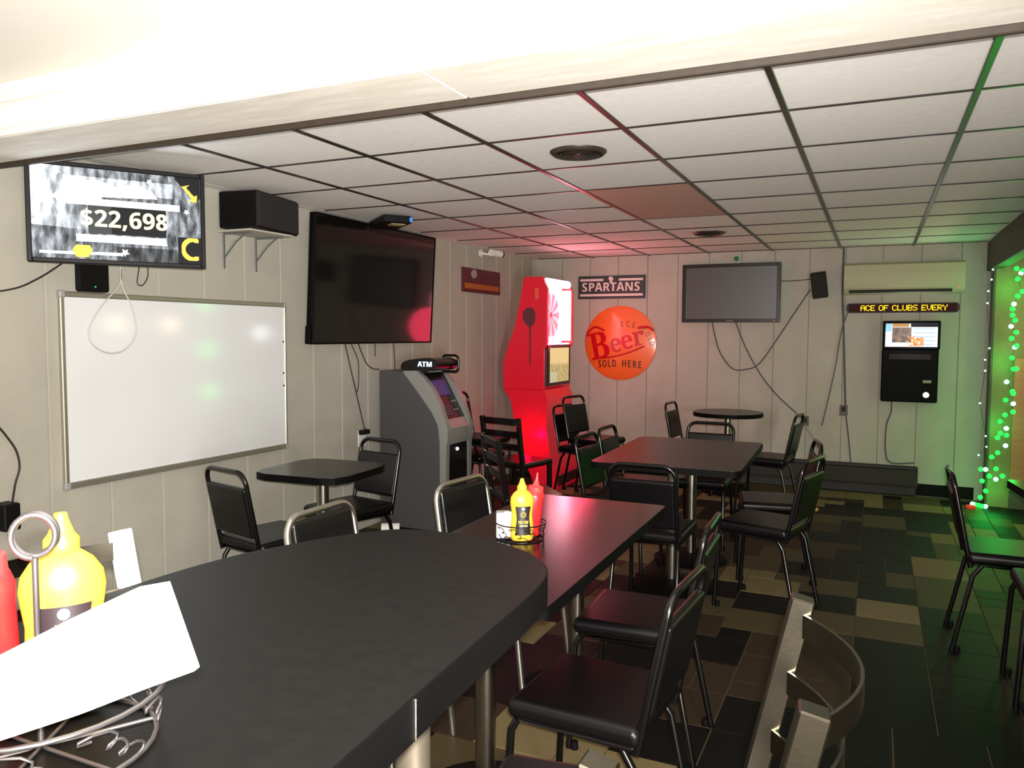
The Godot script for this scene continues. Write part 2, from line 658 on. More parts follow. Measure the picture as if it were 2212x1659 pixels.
# ------------------------------------------------------------------ floor
func build_floor() -> void:
	var fl := struct("floor", "checkered floor of mixed dark and tan vinyl tiles", "floor")
	var mb := MB.new()
	mb.box(Vector3((WL + WR) / 2, -0.054, (WB + WN) / 2), Vector3(WR - WL + 0.2, 0.1, WN - WB + 0.2))
	part("screed", mb, mat("grout", rgb(84, 70, 44), 0.8), fl)
	var tm := [
		grain("tile_charcoal", rgb(9, 8, 8), rgb(17, 15, 14), 0.06, Vector3(3, 3, 3), 0.42, 71),
		grain("tile_tan", rgb(104, 92, 62), rgb(122, 108, 76), 0.06, Vector3(3, 3, 3), 0.42, 72),
		grain("tile_brown", rgb(44, 34, 24), rgb(58, 46, 34), 0.06, Vector3(3, 3, 3), 0.42, 73),
		grain("tile_olive", rgb(64, 56, 36), rgb(80, 70, 46), 0.06, Vector3(3, 3, 3), 0.42, 74)]
	for m in tm:
		m.metallic_specular = 0.28
		m.roughness = 0.55
	# [x0, x1, z0, z1, tone] set by region, the near right block all charcoal
	var seen := [
		[-0.06, 0.2, -5.66, -5.3, 0], [-0.1, 0.1, -5.3, -4.74, 0], [0.1, 0.5, -5.3, -4.72, 3], [-0.16, 0.17, -4.72, -4.3, 1],
		[0.17, 0.6, -4.72, -4.3, 0], [0.2, 0.46, -5.66, -5.3, 1], [-0.2, 0.1, -6.56, -5.86, 0], [0.25, 0.52, -6.4, -5.95, 0],
		[0.18, 0.5, -7.65, -7.3, 1], [0.46, 0.9, -7.0, -6.3, 1], [-0.3, 0.2, -6.95, -6.55, 3], [-0.75, -0.2, -6.35, -5.9, 0],
		[-0.6, -0.1, -5.05, -4.75, 3], [-0.5, -0.2, -5.9, -5.45, 2], [-0.9, -0.5, -5.1, -4.7, 1], [-0.8, -0.15, -4.7, -4.35, 0],
		[-0.9, -0.2, -7.3, -7.0, 0], [-0.9, -0.3, -7.7, -7.35, 3], [0.46, 0.9, -6.2, -5.3, 3], [-0.6, -0.1, -5.45, -5.1, 0],
		[-0.7, 0.9, -8.05, -7.85, 0], [0.2, 0.9, -7.25, -7.0, 0], [-0.6, 0.2, -4.3, -4.0, 3], [-0.9, -0.45, -3.95, -3.35, 0],
		[-0.45, -0.2, -3.9, -3.3, 2], [-0.2, 1.2, -4.0, -2.3, 0], [-2.2, -0.8, -2.3, -1.0, 3], [-1.4, -0.9, -3.1, -2.3, 1]]
	var rng := RandomNumberGenerator.new()
	rng.seed = 4242
	var md := 0.1524
	var gx0 := -0.055 - md * 23
	var gz0 := -4.715 - md * 21
	var nx := 40
	var nz := 66
	var taken := {}
	var cache := {}
	var rest := [MB.new(), MB.new(), MB.new(), MB.new()]
	var count := 0
	for j in nz:
		for i in nx:
			if taken.has(i * 1000 + j): continue
			var w := 1
			var d := 1
			var r := rng.randf()
			if r < 0.58: w = 2; d = 2
			elif r < 0.74: w = 2
			elif r < 0.9: d = 2
			if i + w > nx or taken.has((i + 1) * 1000 + j): w = 1
			if j + d > nz: d = 1
			for a in w:
				for b in d: taken[(i + a) * 1000 + j + b] = true
			var x0 := gx0 + i * md
			var z0 := gz0 + j * md
			var x1 := minf(x0 + w * md, WR)
			var z1 := z0 + d * md
			z0 = maxf(z0, WB); x0 = maxf(x0, WL)
			if x1 - x0 < 0.02 or z1 - z0 < 0.02: continue
			var c := Vector3((x0 + x1) / 2, -0.0015, (z0 + z1) / 2)
			var q := rng.randf()
			var k := 0 if q < 0.42 else (1 if q < 0.62 else (2 if q < 0.8 else 3))
			for s in seen:
				if c.x > s[0] and c.x < s[1] and c.z > s[2] and c.z < s[3]:
					k = s[4]
			var sz := Vector3(x1 - x0 - 0.005, 0.005, z1 - z0 - 0.005)
			var inview := c.z < -2.55 and c.x > -1.35 and c.x < 1.1 + (c.z + 5.0) * -0.05 and c.z > -8.1 and c.x < 0.25 - c.z * 0.13
			if inview and count < 295:
				count += 1
				var key := "%.3f_%.3f" % [sz.x, sz.z]
				if not cache.has(key):
					var t := MB.new()
					t.box(Vector3.ZERO, sz, 0.001)
					cache[key] = t.mesh()
				var o := part_mesh("floor_tile", cache[key], tm[k], fl)
				o.position = c
			else:
				rest[k].box(c, sz)
	for k in 4:
		var o := part("floor_tiles_beyond", rest[k], tm[k], fl)
		o.set_meta("kind", "stuff")

# ------------------------------------------------------------------ front high table, stools
func build_front_table() -> void:
	var lam := grain("laminate_matte", rgb(9, 9, 9), rgb(18, 17, 16), 0.05, Vector3(2.2, 2.2, 2.2), 0.42, 81)
	lam.metallic_specular = 0.25
	var black := mat("black_edge", rgb(8, 7, 7), 0.6, 0.0, 0.2)
	var t := thing("high_table", "long dark laminate high table with rounded end by stools", "table", Vector3(-0.78, 0, -0.8))
	var out := [Vector2(-0.435, -0.22), Vector2(-0.44, -0.4), Vector2(-0.456, -0.607), Vector2(-0.472, -0.9), Vector2(-0.482, -1.1), Vector2(-0.494, -1.2), Vector2(-0.512, -1.255), Vector2(-0.547, -1.305), Vector2(-0.62, -1.358), Vector2(-0.74, -1.397), Vector2(-0.84, -1.398), Vector2(-0.909, -1.374), Vector2(-0.96, -1.31), Vector2(-0.997, -1.245), Vector2(-1.04, -1.15), Vector2(-1.063, -1.077), Vector2(-1.082, -0.936), Vector2(-1.09, -0.6), Vector2(-1.09, -0.22), Vector2(-1.06, -0.18), Vector2(-0.9, -0.17), Vector2(-0.6, -0.17), Vector2(-0.47, -0.18)]
	var poly := curve2(out, 4)
	var inner := PackedVector2Array()
	for p in poly:
		inner.append(p - Vector2(-0.78, -0.8))
	var top := MB.new()
	top.prism(inner, Vector3(0, 0, 0), EX, EZ, EY, 1.046, 1.05, true)
	part("table_top", top, lam, t, "dark grey speckled laminate top")
	var ed := MB.new()
	var grown := Geometry2D.offset_polygon(inner, 0.002)[0]
	ed.prism(grown, Vector3.ZERO, EX, EZ, EY, 0.998, 1.0485, true)
	part("edge_band", ed, black, t)
	var sm := MB.new()
	sm.box(Vector3(-0.4645 + 0.784, 1.0235, -0.74 + 0.8), Vector3(0.004, 0.048, 0.004), 0.001)
	part("edge_joint", sm, mat("bright_metal", rgb(190, 186, 176), 0.25, 1.0), t)
	var st := mat("dull_steel", rgb(150, 140, 122), 0.45, 0.8)
	for z in [0.42, -0.3]:
		var px := 0.09 if z < 0.0 else -0.1
		var pl := MB.new()
		pl.tube([Vector3(px, 0.03, z), Vector3(px, 0.998, z)], 0.03, 16)
		part("pole", pl, st, t)
		var bs := MB.new()
		for a in [0.0, PI / 2]:
			bs.box(Vector3(px, 0.02, z), Vector3(0.5, 0.03, 0.06), 0.006, Basis(UP, a + PI / 4))
		part("base", bs, black, t)
		var pt := MB.new()
		pt.box(Vector3(0.0, 0.994, z), Vector3(0.3, 0.008, 0.3), 0.001)
		part("mounting_plate", pt, black, t)
	# stools
	var s1 := stool("bar_stool", "square steel bar stool with curved strap back, right of high table", Vector3(-0.31, 0, -0.93), -PI / 2 + 0.11)
	copy(s1, Vector3(-0.45, 0, -0.44), -PI / 2, "square steel bar stool pushed deep under the high table end", "square steel bar stools")
	stool("bar_stool", "square bar stool with flash glare coloured into its posts, between high table and whiteboard wall", Vector3(-0.985, 0, -0.81), PI / 2, mat("flash_white_post", rgb(232, 228, 222), 0.5))  # flash glare is put into the white post colour

func stool(called: String, label: String, at: Vector3, turn: float, post: Material = null) -> Node3D:
	var t := thing(called, label, "bar stool", at, turn, "square steel bar stools")
	var m := grain("brushed_steel", rgb(78, 74, 64), rgb(96, 91, 79), 0.08, Vector3(3, 3, 3), 0.3, 91, 4.0)
	m.metallic = 1.0
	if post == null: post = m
	for s in [-1, 1]:
		# rear post: leg and back in one raked square tube
		var mb := MB.new()
		var a := Vector3(0.17 * s, 0.0, -0.23)
		var b := Vector3(0.17 * s, 0.74, -0.17)
		var c := Vector3(0.17 * s, 1.1, -0.25)
		for seg in [[a, b], [b, c]]:
			var d: Vector3 = (seg[1] - seg[0])
			var y := d.normalized()
			var x := EX
			mb.box((seg[0] + seg[1]) / 2, Vector3(0.03, d.length() + 0.003, 0.03), 0.002, Basis(x, y, x.cross(y)))
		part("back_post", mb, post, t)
		mb = MB.new()
		var p := Vector3(0.17 * s, 0.74, 0.17)
		var q := Vector3(0.19 * s, 0.0, 0.21)
		var dd := p - q
		var yy := dd.normalized()
		var xx := EX - yy * EX.dot(yy)
		xx = xx.normalized()
		mb.box((p + q) / 2, Vector3(0.03, dd.length(), 0.03), 0.002, Basis(xx, yy, xx.cross(yy)))
		part("leg", mb, m, t)
	var k := 0
	for y in [1.066, 0.985, 0.9]:
		var mb := MB.new()
		var pts := []
		var z0: float = -0.17 - 0.08 * (y - 0.74) / 0.36
		for i in 15:
			var u := -1.0 + 2.0 * i / 14
			pts.append(Vector3(0.168 * u, y, z0 - 0.066 * (1.0 - u * u)))
		mb.strip(pts, UP, 0.032, 0.004)
		part("back_strap", mb, m, t)
		k += 1
	var fr := MB.new()
	for s in [-1, 1]:
		fr.box(Vector3(0.175 * s, 0.3, -0.0), Vector3(0.022, 0.022, 0.38), 0.002)
		fr.box(Vector3(0, 0.26, 0.2 * s - 0.01), Vector3(0.35, 0.022, 0.022), 0.002)
	part("foot_rail", fr, m, t)
	var se := MB.new()
	se.rbox(Vector3(0, 0.77, 0.0), Vector3(0.4, 0.06, 0.38), 0.025, Basis.IDENTITY, 3, 0.01)
	part("seat", se, mat("black_vinyl", rgb(9, 8, 9), 0.34, 0.0, 0.38), t)
	return t

# ------------------------------------------------------------------ chairs
func chair_proto(label: String, at: Vector3, turn: float, group: String) -> Node3D:
	var t := thing("tube_chair", label, "chair", at, turn, group)
	var fm := mat("black_tube", rgb(9, 8, 8), 0.22)
	var vm := mat("black_vinyl", rgb(9, 8, 9), 0.34, 0.0, 0.38)
	var se := MB.new()
	se.rbox(Vector3(0, 0.445, 0.0), Vector3(0.38, 0.055, 0.38), 0.024, Basis.IDENTITY, 3, 0.008)
	part("seat", se, vm, t)
	var pb := MB.new()
	var tilt := Basis(EX, -0.2)
	pb.rbox(Vector3(0, 0.622, -0.224), Vector3(0.325, 0.25, 0.032), 0.014, tilt)
	part("backrest", pb, vm, t)
	var fr := MB.new()
	var pts := [Vector3(-0.165, 0.40, -0.175), Vector3(-0.165, 0.47, -0.19)]
	var arc := []
	for i in 7:
		var a := PI - PI / 2 * i / 6
		arc.append(Vector2(-0.105 + 0.06 * cos(a), 0.06 * sin(a)))
	for p in arc: pts.append(Vector3(p.x, 0.758 + p.y, -0.19 - (0.288 + p.y) * 0.2))
	for i in 7:
		var p: Vector2 = arc[6 - i]
		pts.append(Vector3(-p.x, 0.758 + p.y, -0.19 - (0.288 + p.y) * 0.2))
	pts.append(Vector3(0.165, 0.47, -0.19)); pts.append(Vector3(0.165, 0.40, -0.175))
	fr.tube(pts, 0.0115, 8)
	part("back_frame", fr, fm, t)
	for s in [-1, 1]:
		var l := MB.new()
		l.tube([Vector3(0.165 * s, 0.41, 0.165), Vector3(0.172 * s, 0.38, 0.18), Vector3(0.178 * s, 0.0, 0.2)], 0.011, 8)
		part("leg", l, fm, t)
		l = MB.new()
		l.tube([Vector3(0.16 * s, 0.41, -0.13), Vector3(0.165 * s, 0.36, -0.165), Vector3(0.175 * s, 0.0, -0.24)], 0.011, 8)
		part("leg", l, fm, t)
	for lg in t.get_children():
		if String(lg.name).begins_with("leg"):
			var ms: ArrayMesh = lg.mesh
			var low := Vector3(0, 1, 0)
			for p in ms.surface_get_arrays(0)[Mesh.ARRAY_VERTEX]:
				if p.y < low.y: low = p
			var fc := MB.new()
			var bb := ms.get_aabb()
			var cx := 0.177 * signf(bb.get_center().x)
			fc.lathe([Vector2(0, 0), Vector2(0.014, 0.0), Vector2(0.015, 0.006), Vector2(0.0135, 0.028), Vector2(0.0, 0.028)], 8, Vector3(cx, 0.0005, low.z + (-0.011 if low.z > 0 else 0.011)))
			part("foot_cap", fc, mat("black_rubber", rgb(12, 11, 11), 0.6, 0.0, 0.2), lg)
	var sf := MB.new()
	sf.tube([Vector3(-0.165, 0.41, 0.165), Vector3(0.165, 0.41, 0.165), Vector3(0.165, 0.41, -0.165), Vector3(-0.165, 0.41, -0.165)], 0.011, 8, true)
	part("seat_frame", sf, fm, t)
	return t

func chrome_chair(label: String, at: Vector3, turn: float, group: String) -> Node3D:
	var t := thing("chrome_chair", label, "chair", at, turn, group)
	var cm := mat("chrome", rgb(226, 222, 214), 0.3, 1.0)
	var vm := mat("glossy_vinyl", rgb(20, 20, 20), 0.16)
	var se := MB.new()
	se.rbox(Vector3(0, 0.45, 0.0), Vector3(0.4, 0.05, 0.39), 0.022, Basis.IDENTITY, 3, 0.008)
	part("seat", se, vm, t)
	var pb := MB.new()
	pb.rbox(Vector3(0, 0.705, -0.218), Vector3(0.33, 0.22, 0.035), 0.016, Basis(EX, -0.16))
	part("backrest", pb, vm, t)
	var fr := MB.new()
	var pts := [Vector3(-0.19, 0.36, -0.16), Vector3(-0.19, 0.5, -0.185)]
	for i in 7:
		var a := PI - PI / 2 * i / 6
		pts.append(Vector3(-0.115 + 0.07 * cos(a), 0.76 + 0.07 * sin(a), -0.228 - 0.012 * sin(a)))
	for i in 7:
		var a := PI / 2 - PI / 2 * i / 6
		pts.append(Vector3(0.115 + 0.07 * cos(a), 0.76 + 0.07 * sin(a), -0.228 - 0.012 * sin(a)))
	pts.append(Vector3(0.19, 0.5, -0.185)); pts.append(Vector3(0.19, 0.36, -0.16))
	fr.tube(pts, 0.012, 10)
	part("back_frame", fr, cm, t)
	for s in [-1, 1]:
		var l := MB.new()
		l.tube([Vector3(0.19 * s, 0.40, 0.15), Vector3(0.195 * s, 0.0, 0.2)], 0.012, 10)
		part("leg", l, cm, t)
		l = MB.new()
		l.tube([Vector3(0.19 * s, 0.42, -0.12), Vector3(0.195 * s, 0.0, -0.22)], 0.012, 10)
		part("leg", l, cm, t)
		l = MB.new()
		l.tube([Vector3(0.19 * s, 0.415, 0.16), Vector3(0.19 * s, 0.415, -0.17)], 0.012, 10)
		part("seat_rail", l, cm, t)
	return t

func ladder_chair(label: String, at: Vector3, turn: float) -> Node3D:
	var t := thing("ladder_chair", label, "chair", at, turn, "black ladder back chairs")
	var m := mat("black_lacquer", rgb(20, 14, 14), 0.18)
	for s in [-1, 1]:
		var mb := MB.new()
		var a := Vector3(0.18 * s, 0, -0.18)
		var b := Vector3(0.18 * s, 0.45, -0.18)
		var c := Vector3(0.18 * s, 0.82, -0.24)
		for seg in [[a, b], [b, c]]:
			var d: Vector3 = seg[1] - seg[0]
			var y := d.normalized()
			mb.box((seg[0] + seg[1]) / 2, Vector3(0.034, d.length() + 0.004, 0.034), 0.004, Basis(EX, y, EX.cross(y)))
		part("back_post", mb, m, t)
		mb = MB.new()
		mb.box(Vector3(0.18 * s, 0.215, 0.17), Vector3(0.034, 0.43, 0.034), 0.004)
		part("leg", mb, m, t)
	for y in [0.79, 0.69, 0.59]:
		var mb := MB.new()
		mb.box(Vector3(0, y, -0.18 - 0.06 * (y - 0.45) / 0.37), Vector3(0.33, 0.05, 0.018), 0.004, Basis(EX, -0.16))
		part("slat", mb, m, t)
	var se := MB.new()
	se.rbox(Vector3(0, 0.445, 0), Vector3(0.4, 0.045, 0.39), 0.018, Basis.IDENTITY, 3, 0.006)
	part("seat", se, m, t)
	var rl := MB.new()
	for s in [-1, 1]:
		rl.box(Vector3(0.18 * s, 0.2, 0), Vector3(0.02, 0.026, 0.32), 0.003)
	part("stretcher", rl, m, t)
	return t

func pedestal_table(called: String, label: String, poly: PackedVector2Array, at: Vector3, turn: float, topm: Material, poles: Array, h := 0.75) -> Node3D:
	var t := thing(called, label, "table", at, turn)
	var black := mat("black_edge", rgb(8, 7, 7), 0.6, 0.0, 0.2)
	var mb := MB.new()
	mb.prism(poly, Vector3.ZERO, EX, EZ, EY, h - 0.004, h, true)
	part("table_top", mb, topm, t)
	mb = MB.new()
	mb.prism(Geometry2D.offset_polygon(poly, 0.002)[0], Vector3.ZERO, EX, EZ, EY, h - 0.036, h - 0.0015, true)
	part("edge_band", mb, black, t)
	for p in poles:
		mb = MB.new()
		mb.tube([Vector3(p.x, 0.05, p.y), Vector3(p.x, h - 0.036, p.y)], 0.032, 16)
		part("pole", mb, mat("pole_chrome", rgb(170, 164, 152), 0.25, 1.0), t)
		mb = MB.new()
		mb.lathe([Vector2(0, 0), Vector2(0.23, 0), Vector2(0.235, 0.012), Vector2(0.2, 0.028), Vector2(0.06, 0.05), Vector2(0.0, 0.054)], 28, Vector3(p.x, 0, p.y))
		part("base", mb, black, t)
	return t

func face_turn(fx: float, fz: float) -> float:
	return atan2(fx, fz)

func build_tables_and_chairs() -> void:
	var gloss := grain("laminate_gloss", rgb(12, 10, 11), rgb(20, 17, 18), 0.05, Vector3(2.2, 2.2, 2.2), 0.17, 82)
	var lam2 := grain("laminate_grey", rgb(20, 19, 18), rgb(30, 28, 26), 0.05, Vector3(2.2, 2.2, 2.2), 0.3, 83)
	# table with mustard on it, beyond the high table
	pedestal_table("dining_table", "glossy black narrow table holding yellow mustard and red ketchup", rrect(0.6, 1.36, 0.03), Vector3(-1.065, 0, -2.53), 0.012, gloss, [Vector2(0, -0.42), Vector2(0, 0.42)])
	pedestal_table("dining_table", "black rectangular table with pink sheen surrounded by chairs mid room", rrect(0.82, 1.22, 0.05), Vector3(-1.05, 0, -4.78), 0.03, lam2, [Vector2(0, -0.3), Vector2(0, 0.3)])
	pedestal_table("small_table", "small square black table with clipped corners below whiteboard end", rrect(0.53, 0.53, 0.1, 2), Vector3(-2.645, 0, -3.335), 0.06, lam2, [Vector2(0, 0)])
	pedestal_table("small_table", "small round dark table against the back wall", rrect(0.62, 0.6, 0.27), Vector3(-1.23, 0, -7.46), 0, lam2, [Vector2(0, 0)])
	pedestal_table("dining_table", "dark table reflecting green light beside the right opening", rrect(0.76, 0.76, 0.03), Vector3(1.03, 0, -4.22), 0.12, gloss, [Vector2(0, 0)])
	# chairs
	var g := "black tube chairs"
	var c := chair_proto("black tube chair with its back turned, left of small square table", Vector3(-2.71, 0, -3.02), face_turn(0.24, -0.97), g)
	copy(c, Vector3(-2.76, 0, -3.72), face_turn(-0.2, 0.98), "black tube chair facing out between small square table and cash machine")
	copy(c, Vector3(-0.75, 0, -2.72), face_turn(-1, 0.03), "black tube chair with pink sheen on seat, tucked under mustard table")
	copy(c, Vector3(-0.685, 0, -2.06), face_turn(-1, -0.06), "black tube chair beside the high table's rounded end")
	copy(c, Vector3(-1.03, 0, -4.02), face_turn(0.0, -1), "black tube chair at near end of mid room table, back toward mustard table")
	copy(c, Vector3(-1.42, 0, -4.74), face_turn(1, 0.1), "black tube chair on dart machine side of mid room table, nearer mustard")
	copy(c, Vector3(-1.43, 0, -5.22), face_turn(1, 0.05), "black tube chair on dart machine side of mid room table, farther from mustard")
	copy(c, Vector3(-0.52, 0, -4.38), face_turn(-1, -0.25), "black tube chair on jukebox side of mid room table, nearer mustard")
	copy(c, Vector3(-0.55, 0, -4.98), face_turn(-1, 0.2), "black tube chair on jukebox side of mid room table, farther from mustard")
	copy(c, Vector3(-1.08, 0, -5.56), face_turn(0, 1), "black tube chair at far end of mid room table before the round table")
	copy(c, Vector3(-1.5, 0, -7.38), face_turn(1, 0.08), "black tube chair left of the small round table by back wall")
	copy(c, Vector3(-0.8, 0, -6.75), face_turn(-1, -0.12), "black tube chair standing apart right of the small round table")
	copy(c, Vector3(0.6, 0, -4.28), face_turn(1, 0.0), "black tube chair with green sheen on seat at right table")
	copy(c, Vector3(0.74, 0, -3.74), face_turn(-1, 0.0), "black tube chair at the near corner of right table")
	# stack of two chairs beside the dart machine
	var g2 := "chairs stacked by the dart machine"
	copy(c, Vector3(-2.32, 0, -6.62), face_turn(1, 0.25), "black tube chair at the bottom of stack by dart machine", g2)
	copy(c, Vector3(-2.22, 0.085, -6.6), face_turn(1, 0.25), "black tube chair on top of stack by dart machine", g2)
	# chairs parked between cash machine and dart machine
	var g3 := "chairs stacked behind the cash machine"
	copy(c, Vector3(-3.05, 0, -5.86), face_turn(1, 0.15), "black tube chair at the bottom of stack behind cash machine", g3)
	copy(c, Vector3(-2.99, 0.14, -5.84), face_turn(1, 0.15), "black tube chair on top of stack behind cash machine", g3)
	ladder_chair("black lacquered ladder back chair between cash machine and dart machine", Vector3(-2.57, 0, -5.7), face_turn(0.25, -1))
	var l2 := ladder_chair("black lacquered ladder back chair in front of red dart machine", Vector3(-2.0, 0, -4.55), face_turn(0.75, -0.66))
	l2.set_meta("group", "black ladder back chairs")
	# chrome framed chairs on the wall side of the mustard table
	var g4 := "chrome framed chairs"
	chrome_chair("chrome framed chair with shiny black back facing mustard table", Vector3(-1.37, 0, -2.93), face_turn(1, 0.12), g4)
	chrome_chair("chrome framed chair half hidden behind high table's rounded end", Vector3(-1.56, 0, -2.25), face_turn(1, 0.0), g4)

# ------------------------------------------------------------------ things on the left wall
func screen_body(t: Node3D, w: float, h: float, d: float, bez: float, bm: Material, sm: Material) -> void:
	var mb := MB.new()
	mb.box(Vector3(0, 0, -d / 2 - 0.004), Vector3(w, h, d), 0.006)
	part("housing", mb, bm, t)
	mb = MB.new()
	for s in [-1, 1]:
		mb.box(Vector3((w - bez) / 2 * s, 0, 0), Vector3(bez, h, 0.016), 0.003)
		mb.box(Vector3(0, (h - bez) / 2 * s, 0), Vector3(w - 2 * bez, bez, 0.016), 0.003)
	part("bezel", mb, bm, t)
	mb = MB.new()
	var a := w / 2 - bez
	var b := h / 2 - bez
	mb.quad(Vector3(-a, -b, 0.002), Vector3(a, -b, 0.002), Vector3(a, b, 0.002), Vector3(-a, b, 0.002), EZ)
	part("screen", mb, sm, t)

func star(r: float, c: Vector2) -> PackedVector2Array:
	var o := PackedVector2Array()
	for i in 10:
		var a := PI / 2 + TAU * i / 10
		o.append(c + Vector2(cos(a), sin(a)) * (r if i % 2 == 0 else r * 0.5))
	return o

func draw_poly(im: Image, poly: PackedVector2Array, col: Color) -> void:
	var r := Rect2(poly[0], Vector2.ZERO)
	for p in poly: r = r.expand(p)
	for y in range(maxi(0, int(r.position.y)), mini(im.get_height(), int(r.end.y) + 1)):
		for x in range(maxi(0, int(r.position.x)), mini(im.get_width(), int(r.end.x) + 1)):
			if Geometry2D.is_point_in_polygon(Vector2(x, y), poly): im.set_pixel(x, y, col)

func jackpot_image() -> Image:
	# 400 x 232: a grey chalkboard with white blocks of text, yellow suits and stars
	var im := Image.create(400, 232, false, Image.FORMAT_RGB8)
	var f := FastNoiseLite.new()
	f.seed = 5
	f.frequency = 0.02
	for y in 232:
		for x in 400:
			var t := 0.42 + 0.42 * f.get_noise_2d(x * 2.2, y * 0.7) + 0.1 * f.get_noise_2d(x * 14.0, y * 3.0)
			var wedge := 0.45 if (y < 150 + x * 0.05 and x < 150) else 0.0
			t += wedge * (1.0 - x / 150.0) + (0.3 if (x > 70 and x < 330 and y > 20 and y < 60) else 0.0)
			if x > 335 and y < 55 and x - 335 > (y - 5) * 0.9: t = 0.1
			if x > 340 and y > 160: t = 0.1
			if x > 125 and x < 312 and y > 85 and y < 165: t = 0.1 + (0.15 if x < 180 else 0.0)
			if y > 195 and x > 190 and x < 340: t *= 0.55
			t = clampf(t, 0.05, 0.95)
			im.set_pixel(x, y, Color(t * 0.94, t * 0.97, t))
	var wh := Color(1, 1, 1)
	var ye := Color(1.0, 0.78, 0.3)
	draw_poly(im, PackedVector2Array([Vector2(0, 0), Vector2(44, 0), Vector2(0, 38)]), wh)
	# ragged heading block, two lines of text, and the footer line
	var hd := PackedVector2Array([Vector2(40, 80)])
	var rng := RandomNumberGenerator.new()
	rng.seed = 9
	for i in 14: hd.append(Vector2(95 + i * 14, 38 - (12 if i < 5 else 0) + rng.randf_range(-6, 6)))
	hd.append(Vector2(292, 64)); hd.append(Vector2(160, 70)); hd.append(Vector2(150, 84))
	draw_poly(im, hd, wh)
	draw_poly(im, PackedVector2Array([Vector2(60, 76), Vector2(346, 76), Vector2(346, 92), Vector2(60, 92)]), wh)
	draw_poly(im, PackedVector2Array([Vector2(98, 168), Vector2(310, 168), Vector2(314, 186), Vector2(98, 186)]), wh)
	draw_poly(im, PackedVector2Array([Vector2(16, 214), Vector2(205, 211), Vector2(205, 219), Vector2(16, 221)]), wh)
	for s in [[58, 14, 9], [272, 20, 8], [364, 92, 8], [210, 210, 11], [6, 142, 10]]:
		draw_poly(im, star(s[2], Vector2(s[0], s[1])), wh)
	# arrow, horseshoe, chip
	draw_poly(im, PackedVector2Array([Vector2(352, 24), Vector2(372, 18), Vector2(364, 26), Vector2(384, 48), Vector2(392, 44), Vector2(390, 64), Vector2(370, 62), Vector2(378, 54)]), ye)
	for i in 40:
		var a := PI * 0.35 + PI * 1.3 * i / 39.0
		var c := Vector2(378, 192) + Vector2(cos(a) * 24, -sin(a) * 26)
		draw_poly(im, PackedVector2Array([c + Vector2(-5, -5), c + Vector2(5, -5), c + Vector2(5, 5), c + Vector2(-5, 5)]), ye)
	draw_poly(im, PackedVector2Array([Vector2(88, 208), Vector2(96, 196), Vector2(128, 196), Vector2(134, 208), Vector2(124, 226), Vector2(96, 226)]), ye)
	return im

func image_screen(key: String, im: Image, energy: float) -> StandardMaterial3D:
	var m := mat(key, Color(0.03, 0.03, 0.03), 0.2)
	var tx := ImageTexture.create_from_image(im)
	m.metallic_specular = 0.2
	m.roughness = 0.5
	m.emission_enabled = true
	m.emission = Color.BLACK
	m.emission_operator = BaseMaterial3D.EMISSION_OP_ADD
	m.emission_texture = tx
	m.emission_energy_multiplier = energy
	return m

func cord(called: String, label: String, pts: Array, r: float, m: Material, cat := "cord", closed := false) -> void:
	var base: Vector3 = pts[0]
	var t := thing(called, label, cat, base)
	var loc := []
	for p in pts: loc.append(p - base)
	var mb := MB.new()
	mb.tube(curve(loc, 6, closed), r, 6, closed)
	part("cable", mb, m, t)

